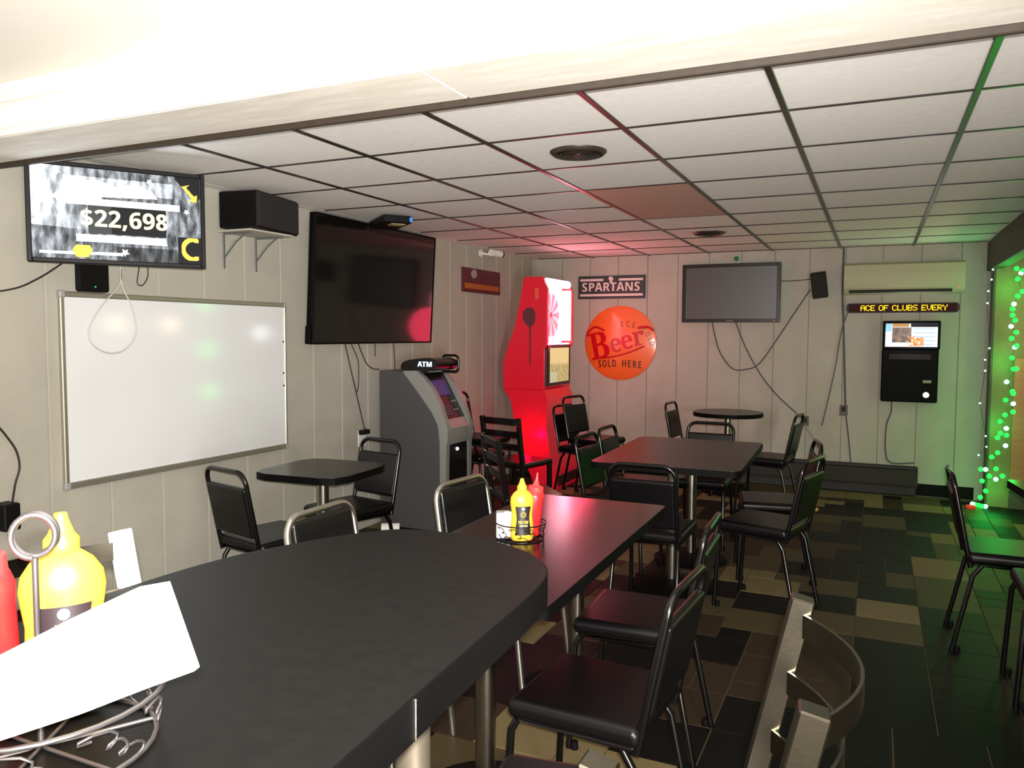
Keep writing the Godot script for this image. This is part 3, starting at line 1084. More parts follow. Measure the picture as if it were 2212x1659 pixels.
func build_left_wall_things() -> void:
	var blk := mat("black_plastic", rgb(14, 12, 13), 0.5, 0.0, 0.3)
	var dark_cord := mat("cord_black", rgb(38, 32, 32), 0.5)
	# lit television on a swivel mount
	var tv := thing("television", "lit television showing a jackpot amount, angled out above whiteboard", "television", Vector3(-3.095, 1.981, -2.5), deg_to_rad(56.1))
	screen_body(tv, 0.722, 0.436, 0.05, 0.02, blk, image_screen("jackpot_screen", jackpot_image(), 2.1))
	text_part("$22,698", 0.1, 0.002, glow("jackpot_yellow", Color(1.0, 0.93, 0.6), 1.25), tv, Vector3(0.02, -0.018, 0.005), "Droid Sans", true, Vector3.ZERO, 1.0)
	var mb := MB.new()
	mb.box(Vector3(-0.02, 0, -0.17), Vector3(0.05, 0.06, 0.24), 0.006)
	part("swivel_arm", mb, blk, tv)
	var al := AreaLight3D.new()
	al.name = "light"
	al.light_color = Color(0.86, 0.92, 1.0)
	al.light_energy = 0.14
	al.area_size = Vector2(0.66, 0.38)
	al.area_range = 20.0
	al.shadow_enabled = true
	tv.add_child(al, true)
	al.position = Vector3(0, 0, 0.02)
	al.rotation_degrees = Vector3(0, 180, 0)
	# black box hanging below it
	var bx := thing("media_box", "black flat media box hanging below the lit television", "media box", Vector3(WL, 1.73, -2.62), PI / 2)
	mb = MB.new()
	mb.prism(rrect(0.15, 0.15, 0.015), Vector3(0, 0, 0), EX, EY, EZ, 0.004, 0.045)
	part("case", mb, blk, bx)
	mb = MB.new()
	mb.ball(Vector3(0.0, -0.05, 0.046), 0.004, 8)
	part("indicator", mb, glow("green_led", Color(0.2, 0.9, 0.4), 0.6), bx)
	# whiteboard
	var wb := thing("whiteboard", "large blank white marker board in a grey aluminium frame", "whiteboard", Vector3(WL, 1.186, -3.226), PI / 2)
	mb = MB.new()
	mb.box(Vector3(0, 0, 0.012), Vector3(1.53, 0.905, 0.012), 0.001)
	part("writing_surface", mb, mat("whiteboard_enamel", rgb(222, 224, 224), 0.09), wb)
	var alu := mat("aluminium_frame", rgb(176, 172, 158), 0.38, 0.75)
	for s in [-1, 1]:
		mb = MB.new()
		mb.box(Vector3(0.763 * s, 0, 0.013), Vector3(0.022, 0.915, 0.024), 0.004)
		part("frame_side", mb, alu, wb)
		mb = MB.new()
		mb.box(Vector3(0, 0.4535 * s, 0.0135), Vector3(1.548, 0.026 if s > 0 else 0.032, 0.026), 0.005)
		part("frame_rail", mb, alu, wb)
	for c in [Vector2(-0.763, 0.4535), Vector2(0.763, 0.4535), Vector2(-0.763, -0.4535), Vector2(0.763, -0.4535)]:
		mb = MB.new()
		mb.rbox(Vector3(c.x, c.y, 0.014), Vector3(0.032, 0.036, 0.03), 0.008)
		part("corner_cap", mb, mat("grey_plastic", rgb(150, 150, 146), 0.4), wb)
	for y in [0.22, 0.02, -0.06]:
		mb = MB.new()
		mb.ball(Vector3(0.744, y, 0.02), 0.006, 8)
		part("magnet", mb, blk, wb)
	# speaker on its shelf
	var sp := thing("speaker", "black bookshelf speaker lying on a small wall shelf", "speaker", Vector3(-3.325, 2.055, -3.64), PI / 2 + 0.17)
	mb = MB.new()
	mb.box(Vector3(0, 0.104, 0), Vector3(0.44, 0.206, 0.25), 0.008)
	part("cabinet", mb, blk, sp)
	mb = MB.new()
	mb.rbox(Vector3(0, 0.104, 0.127), Vector3(0.424, 0.19, 0.014), 0.006)
	part("grille", mb, grain("speaker_cloth", rgb(22, 20, 20), rgb(36, 32, 32), 0.3, Vector3(12, 12, 12), 0.9, 101), sp)
	var sh := thing("wall_shelf", "narrow pale shelf with two brackets under black speaker", "shelf", Vector3(WL, 2.046, -3.62), PI / 2)
	mb = MB.new()
	mb.box(Vector3(0.0, 0, 0.13), Vector3(0.36, 0.012, 0.25), 0.002)
	part("board", mb, mat("shelf_paint", rgb(176, 172, 160), 0.5), sh)
	for z in [-0.13, 0.13]:
		mb = MB.new()
		mb.box(Vector3(z, -0.11, 0.006), Vector3(0.018, 0.2, 0.006), 0.001)
		mb.box(Vector3(z, -0.012, 0.11), Vector3(0.018, 0.006, 0.2), 0.001)
		mb.tube([Vector3(z, -0.15, 0.008), Vector3(z, -0.06, 0.1), Vector3(z, -0.014, 0.17)], 0.004, 6)
		part("bracket", mb, mat("bracket_grey", rgb(120, 124, 128), 0.4, 0.6), sh)
	# big dark television
	var bt := thing("television", "huge switched off television hanging high on panelled wall", "television", Vector3(-3.385, 1.823, -4.968), PI / 2)
	bt.rotation = Vector3(0, PI / 2, 0)
	bt.rotate_object_local(Vector3(1, 0, 0), deg_to_rad(3.0))
	screen_body(bt, 1.55, 0.872, 0.045, 0.012, mat("tv_black", rgb(10, 9, 9), 0.6, 0.0, 0.2), mat("dark_glass", rgb(17, 14, 13), 0.09))
	mb = MB.new()
	mb.box(Vector3(-0.78, -0.375, -0.02), Vector3(0.03, 0.12, 0.04), 0.004)
	part("side_port_cover", mb, mats["tv_black"], bt)
	mb = MB.new()
	mb.box(Vector3(0, 0, -0.06), Vector3(0.5, 0.4, 0.03), 0.003)
	part("wall_mount", mb, blk, bt)
	# sensor box on top of it
	var se := thing("sensor_box", "black sensor box with blue light jutting from huge television top", "sensor", Vector3(-3.14, 2.218, -4.73))
	se.rotation.y = atan2(0.757, 0.653)
	mb = MB.new()
	mb.box(Vector3(0, 0.025, 0), Vector3(0.2, 0.05, 0.4), 0.006)
	part("case", mb, blk, se)
	mb = MB.new()
	mb.box(Vector3(0.02, -0.002, 0.1), Vector3(0.1, 0.006, 0.1), 0.001)
	part("label_plate", mb, mat("tan_label", rgb(170, 156, 110), 0.5), se)
	mb = MB.new()
	mb.box(Vector3(0.094, 0.025, 0.198), Vector3(0.018, 0.03, 0.012), 0.003)
	part("indicator", mb, glow("blue_led", Color(0.12, 0.42, 1.0), 1.6), se)
	# plaque
	var pq := thing("wall_plaque", "maroon and orange sports plaque with pale emblem on panelled wall", "plaque", Vector3(WL, 1.965, -6.785), PI / 2)
	mb = MB.new()
	mb.box(Vector3(0, 0, 0.01), Vector3(0.79, 0.226, 0.018), 0.003)
	part("board", mb, mat("maroon_paint", rgb(88, 30, 44), 0.45), pq)
	mb = MB.new()
	mb.box(Vector3(0.0, -0.055, 0.0195), Vector3(0.72, 0.05, 0.002))
	part("colour_band", mb, mat("orange_paint", rgb(172, 92, 34), 0.5), pq)
	mb = MB.new()
	mb.prism(curve2([Vector2(-0.2, 0.02), Vector2(-0.14, 0.03), Vector2(-0.12, 0.07), Vector2(-0.15, 0.1), Vector2(-0.2, 0.095), Vector2(-0.235, 0.06)], 4), Vector3.ZERO, EX, EY, EZ, 0.019, 0.022)
	part("emblem", mb, mat("emblem_grey", rgb(160, 148, 144), 0.5), pq)
	# security camera
	var sc := thing("security_camera", "small white security camera high on panelled wall near corner", "camera", Vector3(WL, 2.235, -6.78), PI / 2)
	mb = MB.new()
	mb.lathe([Vector2(0, 0), Vector2(0.035, 0), Vector2(0.035, 0.012), Vector2(0, 0.016)], 16)
	var bs := part("base", mb, mat("camera_white", rgb(230, 226, 220), 0.4), sc)
	bs.rotation_degrees = Vector3(90, 0, 0)
	mb = MB.new()
	mb.tube([Vector3(0, 0, 0.01), Vector3(0.03, -0.01, 0.07), Vector3(0.06, 0, 0.1)], 0.01, 8)
	part("arm", mb, mats["camera_white"], sc)
	mb = MB.new()
	mb.tube([Vector3(0.02, 0.005, 0.1), Vector3(0.16, 0.0, 0.14)], 0.034, 16)
	part("body", mb, mats["camera_white"], sc)
	mb = MB.new()
	mb.tube([Vector3(0.158, 0.0, 0.1395), Vector3(0.178, -0.001, 0.145)], 0.032, 16)
	part("lens_hood", mb, blk, sc)
	# adapter box low on the wall
	var ad := thing("power_adapter", "black power adapter box plugged in low near high table", "adapter", Vector3(WL, 0.653, -2.165), PI / 2)
	mb = MB.new()
	mb.rbox(Vector3(0, 0, 0.04), Vector3(0.075, 0.12, 0.07), 0.01)
	part("case", mb, blk, ad)
	mb = MB.new()
	mb.box(Vector3(-0.03, 0, 0.004), Vector3(0.12, 0.125, 0.008), 0.002)
	part("outlet_plate", mb, mat("outlet_dark", rgb(60, 54, 48), 0.5), ad)
	# cords
	var x := -3.455
	cord("wall_cable", "dark cord running from lit television to the wall edge", [Vector3(x, 1.62, -2.1), Vector3(x, 1.655, -2.254), Vector3(x, 1.695, -2.34), Vector3(x, 1.735, -2.407), Vector3(x, 1.8, -2.5)], 0.004, dark_cord)
	cord("wall_cable", "dark curved cord dropping into the black power adapter", [Vector3(x, 1.12, -2.11), Vector3(x, 1.054, -2.151), Vector3(x, 0.999, -2.19), Vector3(x, 0.933, -2.228), Vector3(x, 0.858, -2.24), Vector3(x, 0.789, -2.219), Vector3(x + 0.03, 0.713, -2.183)], 0.0045, dark_cord)
	x = -3.436
	cord("cable_loop", "white cable loop dangling over the whiteboard corner", [Vector3(x, 1.83, -2.771), Vector3(x, 1.791, -2.771), Vector3(x, 1.699, -2.763), Vector3(x, 1.592, -2.661), Vector3(x, 1.479, -2.588), Vector3(x, 1.401, -2.605), Vector3(x, 1.359, -2.692), Vector3(x, 1.376, -2.785), Vector3(x, 1.457, -2.851), Vector3(x, 1.586, -2.833), Vector3(x, 1.7, -2.777), Vector3(x, 1.83, -2.776)], 0.0035, mat("cord_white", rgb(196, 194, 186), 0.5), "cable")
	cord("cable_loop", "short black cable loop hanging under the lit television", [Vector3(-3.466, 1.83, -2.908), Vector3(-3.466, 1.793, -2.906), Vector3(-3.466, 1.717, -2.893), Vector3(-3.466, 1.707, -2.926), Vector3(-3.466, 1.757, -2.959), Vector3(-3.466, 1.83, -2.957)], 0.003, dark_cord, "cable")
	x = -3.46
	cord("hanging_cable", "black cable falling from huge television straight to wall outlet", [Vector3(x, 1.45, -4.62), Vector3(x, 1.38, -4.634), Vector3(x, 1.092, -4.736), Vector3(x, 0.8, -4.84), Vector3(x, 0.71, -4.87)], 0.004, dark_cord, "cable")
	cord("hanging_cable", "black cable swinging from huge television to the cash machine top", [Vector3(x, 1.45, -4.78), Vector3(x, 1.378, -4.796), Vector3(x, 1.24, -4.89), Vector3(x, 1.195, -4.98), Vector3(x, 1.19, -5.05)], 0.004, dark_cord, "cable")
	cord("hanging_cable", "short black cable end below the huge television", [Vector3(x, 1.45, -5.0), Vector3(x, 1.376, -5.004), Vector3(x, 1.288, -5.003)], 0.004, dark_cord, "cable")
	cord("hanging_cable", "black cable from huge television dropping behind cash machine", [Vector3(x, 1.45, -5.25), Vector3(x, 1.374, -5.258), Vector3(x, 1.17, -5.276), Vector3(x, 0.9, -5.27)], 0.004, dark_cord, "cable")
	cord("hanging_cable", "kinked black cable hanging from huge television beside cash machine", [Vector3(x, 1.45, -4.7), Vector3(x, 1.38, -4.71), Vector3(x, 1.26, -4.785), Vector3(x, 1.1, -4.79), Vector3(x, 1.03, -4.765), Vector3(x, 1.09, -4.74)], 0.0035, dark_cord, "cable")
	# wall outlet by the cash machine
	var ou := thing("wall_outlet", "white wall outlet with black plugs beside the cash machine", "outlet", Vector3(WL, 0.7, -4.83), PI / 2)
	mb = MB.new()
	mb.box(Vector3(0, -0.02, 0.006), Vector3(0.09, 0.12, 0.01), 0.002)
	part("plate", mb, mats["camera_white"], ou)
	mb = MB.new()
	mb.rbox(Vector3(0.0, 0.03, 0.03), Vector3(0.1, 0.035, 0.04), 0.008)
	part("plug", mb, blk, ou)
	mb = MB.new()
	mb.ball(Vector3(0.02, 0.052, 0.03), 0.006, 8)
	part("indicator", mb, mat("red_plastic", rgb(150, 24, 24), 0.4), ou)

# ------------------------------------------------------------------ cash machine
func build_cash_machine() -> void:
	var z0 := -4.986
	var wd := 0.4
	var o := Vector3(-3.1, 0, z0 - wd / 2)
	var t := thing("cash_machine", "grey freestanding cash machine with lit ATM sign against panelled wall", "cash machine", o)
	var dk := mat("machine_grey", rgb(74, 72, 74), 0.42)
	var sv := mat("machine_silver", rgb(146, 146, 142), 0.38, 0.25)
	var bk := mat("machine_black", rgb(18, 16, 18), 0.25)
	var inner := [Vector2(-3.2, 1.175), Vector2(-3.108, 1.072), Vector2(-3.022, 0.97), Vector2(-2.953, 0.884), Vector2(-2.902, 0.79), Vector2(-2.886, 0.665), Vector2(-2.884, 0.3), Vector2(-2.88, 0.0)]
	var outer := [Vector2(-3.186, 1.186), Vector2(-3.09, 1.188), Vector2(-3.021, 1.141), Vector2(-2.944, 1.055), Vector2(-2.885, 0.954), Vector2(-2.843, 0.838), Vector2(-2.818, 0.765), Vector2(-2.818, 0.691), Vector2(-2.829, 0.646), Vector2(-2.833, 0.483), Vector2(-2.838, 0.0)]
	var body := PackedVector2Array([Vector2(-3.41, 0.0), Vector2(-3.41, 1.184)])
	for p in inner: body.append(p)
	for i in body.size(): body[i] -= Vector2(-3.1, 0)
	var mb := MB.new()
	mb.prism(body, Vector3.ZERO, EX, EY, EZ, -wd / 2 + 0.004, wd / 2 - 0.004, true)
	part("body", mb, dk, t)
	var ring := PackedVector2Array()
	for p in outer: ring.append(p - Vector2(-3.1, 0))
	for i in inner.size(): ring.append(inner[inner.size() - 1 - i] - Vector2(-3.1, 0))
	for s in [-1.0, 1.0]:
		mb = MB.new()
		var a: float = wd / 2 - 0.05 if s > 0 else -wd / 2
		mb.prism(ring, Vector3.ZERO, EX, EY, EZ, a, a + 0.05, true)
		part("side_rail", mb, sv, t)
	# silver band below the keypad and black lower door
	mb = MB.new()
	mb.prism(PackedVector2Array([Vector2(0.2, 0.8), Vector2(0.24, 0.83), Vector2(0.28, 0.765), Vector2(0.28, 0.691), Vector2(0.27, 0.646), Vector2(0.2, 0.646)]), Vector3.ZERO, EX, EY, EZ, -wd / 2 + 0.05, wd / 2 - 0.05)
	part("nose_band", mb, sv, t)
	mb = MB.new()
	mb.box(Vector3(0.235, 0.325, 0), Vector3(0.05, 0.63, wd - 0.102), 0.006)
	var dr := part("lower_door", mb, bk, t)
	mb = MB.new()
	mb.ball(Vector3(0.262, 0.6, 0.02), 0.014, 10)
	part("lamp", mb, glow("door_glint", Color(0.9, 0.95, 1.0), 1.5), dr)  # glint on the black door, put in as a glowing ball
	# slanted operating panel with screen, card slot and keypad
	var a0 := Vector2(0.035, 1.165)
	var b0 := Vector2(0.235, 0.81)
	var dir := (b0 - a0).normalized()
	var nn := Vector2(-dir.y, dir.x)
	if nn.x < 0: nn = -nn
	var bas := Basis(Vector3(0, 0, -1), Vector3(-dir.x, -dir.y, 0), Vector3(nn.x, nn.y, 0))
	var cc := (a0 + b0) / 2
	var pc := Vector3(cc.x, cc.y, 0) - bas.z * 0.005
	mb = MB.new()
	mb.box(pc, Vector3(wd - 0.1, a0.distance_to(b0), 0.03), 0.003, bas)
	part("operating_panel", mb, bk, t)
	mb = MB.new()
	mb.box(pc + bas * Vector3(0, 0.07, 0.017), Vector3(0.2, 0.13, 0.008), 0.002, bas)
	part("screen", mb, glow("atm_screen", Color(0.22, 0.21, 0.42), 0.22), t, "dim violet screen")
	mb = MB.new()
	mb.box(pc + bas * Vector3(0.09, -0.05, 0.018), Vector3(0.07, 0.014, 0.012), 0.003, bas)
	part("card_slot", mb, mat("slot_grey", rgb(120, 118, 118), 0.3), t)
	mb = MB.new()
	mb.box(pc + bas * Vector3(0.06, -0.12, 0.018), Vector3(0.07, 0.012, 0.012), 0.003, bas)
	part("receipt_slot", mb, mats["slot_grey"], t)
	mb = MB.new()
	for i in 4:
		for j in 4:
			mb.box(pc + bas * Vector3(-0.09 + 0.022 * i, -0.15 + 0.02 * j, 0.018), Vector3(0.016, 0.014, 0.008), 0.002, bas)
	part("keypad", mb, mat("key_grey", rgb(70, 68, 68), 0.4), t)
	# topper
	mb = MB.new()
	mb.prism(curve2([Vector2(-0.145, 1.19), Vector2(-0.15, 1.235), Vector2(-0.1, 1.262), Vector2(0.05, 1.282), Vector2(0.14, 1.272), Vector2(0.16, 1.24), Vector2(0.12, 1.19), Vector2(0.0, 1.187)], 4), Vector3.ZERO, EX, EY, EZ, -wd / 2 + 0.02, wd / 2 - 0.06, true)
	var tp := part("sign_topper", mb, bk, t)
	text_part("ATM", 0.052, 0.003, glow("atm_white", Color(0.82, 0.9, 1.0), 1.5), tp, Vector3(0.055, 1.235, wd / 2 - 0.058), "Droid Sans", true, Vector3.ZERO, 1.15)
	mb = MB.new()
	var fr := []
	for p in rrect(0.14, 0.125, 0.03, 4): fr.append(Vector3(0.1 + p.x, 1.232 + p.y, -0.165))
	mb.tube(fr, 0.011, 8, true)
	var lp := part("placard_frame", mb, bk, t)
	mb = MB.new()
	mb.box(Vector3(0.1, 1.262, -0.165), Vector3(0.115, 0.05, 0.006), 0.001)
	part("placard", mb, mat("tan_card", rgb(168, 148, 96), 0.6), lp)

# ------------------------------------------------------------------ dart machine
func build_dart_machine() -> void:
	var z0 := -6.8
	var wd := 0.7
	var ox := -2.95
	var t := thing("dart_machine", "glowing red electronic dart machine with lit target and monitor", "dart machine", Vector3(ox, 0, z0 - wd / 2))
	var red := mat("dart_red", rgb(206, 12, 38), 0.3)
	red.clearcoat_enabled = true
	red.clearcoat = 0.5
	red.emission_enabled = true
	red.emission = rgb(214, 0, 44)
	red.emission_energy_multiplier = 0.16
	var blk := mat("machine_black", rgb(18, 16, 18), 0.25)
	# side outline, rear edge down then front edge up
	var head := [Vector2(-3.0, 2.0), Vector2(-3.023, 1.983), Vector2(-3.059, 1.79), Vector2(-3.114, 1.538), Vector2(-3.204, 1.296), Vector2(-3.235, 1.18), Vector2(-3.229, 0.945), Vector2(-2.816, 0.945), Vector2(-2.816, 1.32), Vector2(-2.784, 1.38), Vector2(-2.784, 1.88), Vector2(-2.829, 1.997)]
	var foot := [Vector2(-3.225, 0.94), Vector2(-3.153, 0.83), Vector2(-3.12, 0.65), Vector2(-3.09, 0.487), Vector2(-3.0, 0.25), Vector2(-2.93, 0.098), Vector2(-2.905, 0.0), Vector2(-2.675, 0.0), Vector2(-2.672, 0.13), Vector2(-2.7, 0.2), Vector2(-2.75, 0.36), Vector2(-2.785, 0.6), Vector2(-2.775, 0.85), Vector2(-2.81, 0.94)]
	for s in [-1.0, 1.0]:
		var p2 := PackedVector2Array()
		for p in head: p2.append(p - Vector2(ox, 0))
		var mb := MB.new()
		var a: float = wd / 2 - 0.035 if s > 0 else -wd / 2
		mb.prism(p2, Vector3.ZERO, EX, EY, EZ, a, a + 0.035)
		var sp := part("head_side", mb, red, t)
		if s > 0:
			# dart shaped mark on the side
			mb = MB.new()
			var lg := curve2([Vector2(-0.018, 1.715), Vector2(0.035, 1.69), Vector2(0.05, 1.62), Vector2(0.03, 1.55), Vector2(0.003, 1.51), Vector2(0.001, 1.2), Vector2(-0.012, 1.2), Vector2(-0.014, 1.51), Vector2(-0.045, 1.55), Vector2(-0.08, 1.61), Vector2(-0.075, 1.68)], 3)
			mb.prism(lg, Vector3.ZERO, EX, EY, EZ, a + 0.035, a + 0.037)
			part("dart_mark", mb, mat("mark_brown", rgb(92, 40, 44), 0.5), sp, "dull brown dart shaped mark")
			mb = MB.new()
			mb.box(Vector3(0.06, 1.84, a + 0.036), Vector3(0.035, 0.1, 0.002))
			part("side_badge", mb, mat("badge_orange", rgb(230, 90, 60), 0.4), sp)
	# rear shell of the head
	var rear := PackedVector2Array([Vector2(-3.0, 1.995), Vector2(-3.02, 1.98), Vector2(-3.056, 1.79), Vector2(-3.11, 1.538), Vector2(-3.2, 1.296), Vector2(-3.23, 1.18), Vector2(-3.224, 0.95), Vector2(-2.86, 0.95), Vector2(-2.86, 1.35), Vector2(-2.9, 1.36), Vector2(-2.9, 1.93), Vector2(-2.84, 1.94), Vector2(-2.835, 1.99)])
	for i in rear.size(): rear[i] -= Vector2(ox, 0)
	var mb := MB.new()
	mb.prism(rear, Vector3.ZERO, EX, EY, EZ, -wd / 2 + 0.036, wd / 2 - 0.036)
	part("head_shell", mb, red, t)
	# lamp under the hood; the bright ledge is put in as glow
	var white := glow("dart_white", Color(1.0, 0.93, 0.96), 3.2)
	mb = MB.new()
	mb.box(Vector3(0.115, 1.955, 0), Vector3(0.09, 0.07, wd - 0.09), 0.02)
	part("hood_lamp", mb, white, t, "bright white hood lamp")
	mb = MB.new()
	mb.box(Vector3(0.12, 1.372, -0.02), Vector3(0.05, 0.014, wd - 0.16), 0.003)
	part("ledge_glow", mb, white, t)
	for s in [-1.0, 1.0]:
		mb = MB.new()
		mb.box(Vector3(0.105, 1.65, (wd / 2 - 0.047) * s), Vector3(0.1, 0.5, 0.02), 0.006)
		part("side_glow", mb, glow("dart_side_white", Color(1.0, 0.9, 0.95), 2.2), t, "white side panel given a glow")  # inner side wall; light falling on it is put in as glow
	# target: white surround, round board with rings and segments
	mb = MB.new()
	mb.box(Vector3(0.054, 1.645, 0), Vector3(0.008, 0.56, wd - 0.08), 0.001)
	var tg := part("target_panel", mb, mat("target_white", rgb(236, 228, 232), 0.4), t)
	var cx := 0.0585
	for i in 20:
		var a0 := TAU * (i - 0.5) / 20
		var a1 := TAU * (i + 0.5) / 20
		mb = MB.new()
		var poly := PackedVector2Array()
		for q in [[0.03, a0], [0.21, a0], [0.21, (a0 + a1) / 2], [0.21, a1], [0.03, a1]]:
			poly.append(Vector2(cos(q[1]), sin(q[1])) * q[0])
		mb.prism(poly, Vector3(0, 1.65, 0), Vector3(0, 0, -1), EY, EX, cx, cx + 0.006)
		part("target_segment", mb, mat("seg_grey", rgb(150, 140, 146), 0.5) if i % 2 == 0 else mat("seg_pale", rgb(238, 226, 230), 0.5), tg)
	mb = MB.new()
	var cir := PackedVector2Array()
	for i in 16: cir.append(Vector2(cos(TAU * i / 16), sin(TAU * i / 16)) * 0.026)
	mb.prism(cir, Vector3(0, 1.65, 0), Vector3(0, 0, -1), EY, EX, cx, cx + 0.008)
	part("bull", mb, mat("bull_red", rgb(190, 30, 40), 0.5), tg)
	# monitor
	var mo := Node3D.new()
	mo.name = "monitor"
	t.add_child(mo, true)
	mo.position = Vector3(0.155, 1.168, 0.01)
	mo.rotation.y = PI / 2
	mb = MB.new()
	mb.box(Vector3(0, 0, -0.02), Vector3(0.6, 0.395, 0.05), 0.006)
	part("monitor_frame", mb, mat("frame_dark", rgb(26, 26, 30), 0.3), mo)
	var im := Image.create(120, 160, false, Image.FORMAT_RGB8)
	var nz := FastNoiseLite.new()
	nz.seed = 12
	nz.frequency = 0.06
	for y in 160:
		for x in 120:
			var v := 0.5 + 0.5 * nz.get_noise_2d(x * 1.6, y * 0.5)
			var c := Color(1.0, 0.86, 0.6)
			if y > 75 + 20.0 * nz.get_noise_2d(x * 3.0, 4.0):
				c = Color(0.92, 0.8, 0.52).lerp(Color(0.6, 0.55, 0.42), clampf(v * 1.3 - 0.35, 0, 1))
				if x < 45 and y > 110: c = c.lerp(Color(0.85, 0.9, 0.78), 0.5)
			im.set_pixel(x, y, c)
	mb = MB.new()
	mb.quad(Vector3(-0.25, -0.165, 0.0065), Vector3(0.25, -0.165, 0.0065), Vector3(0.25, 0.165, 0.0065), Vector3(-0.25, 0.165, 0.0065), EZ)
	part("monitor_screen", mb, image_screen("dart_screen", im, 0.85), mo)
	# pedestal
	var fp := PackedVector2Array()
	for p in foot: fp.append(p - Vector2(ox, 0))
	mb = MB.new()
	mb.prism(fp, Vector3.ZERO, EX, EY, EZ, -wd / 2 + 0.03, wd / 2, true)
	var pd := part("pedestal", mb, red, t)
	mb = MB.new()
	mb.box(Vector3(0.165, 0.085, -0.01), Vector3(0.24, 0.1, wd - 0.02), 0.006)
	part("base_box", mb, mat("base_brown", rgb(58, 20, 24), 0.5), pd)
	mb = MB.new()
	mb.ball(Vector3(0.03, 0.52, wd / 2 + 0.012), 0.01, 8)
	part("added_red_spot", mb, glow("added_red_glow", Color(1.0, 0.04, 0.25), 2.0), pd)  # added glowing ball standing for the hot spot on the pedestal
	# lights of the machine, the low red one added for the hot spot
	omni(t, Vector3(0.2, 1.72, 0.0), Color(1.0, 0.5, 0.6), 0.12, 0.2)
	omni(t, Vector3(0.05, 0.5, wd / 2 + 0.17), Color(1.0, 0.02, 0.3), 0.085, 0.03)
	omni(t, Vector3(0.36, 1.45, 0.1), Color(1.0, 0.2, 0.36), 0.28, 0.2)

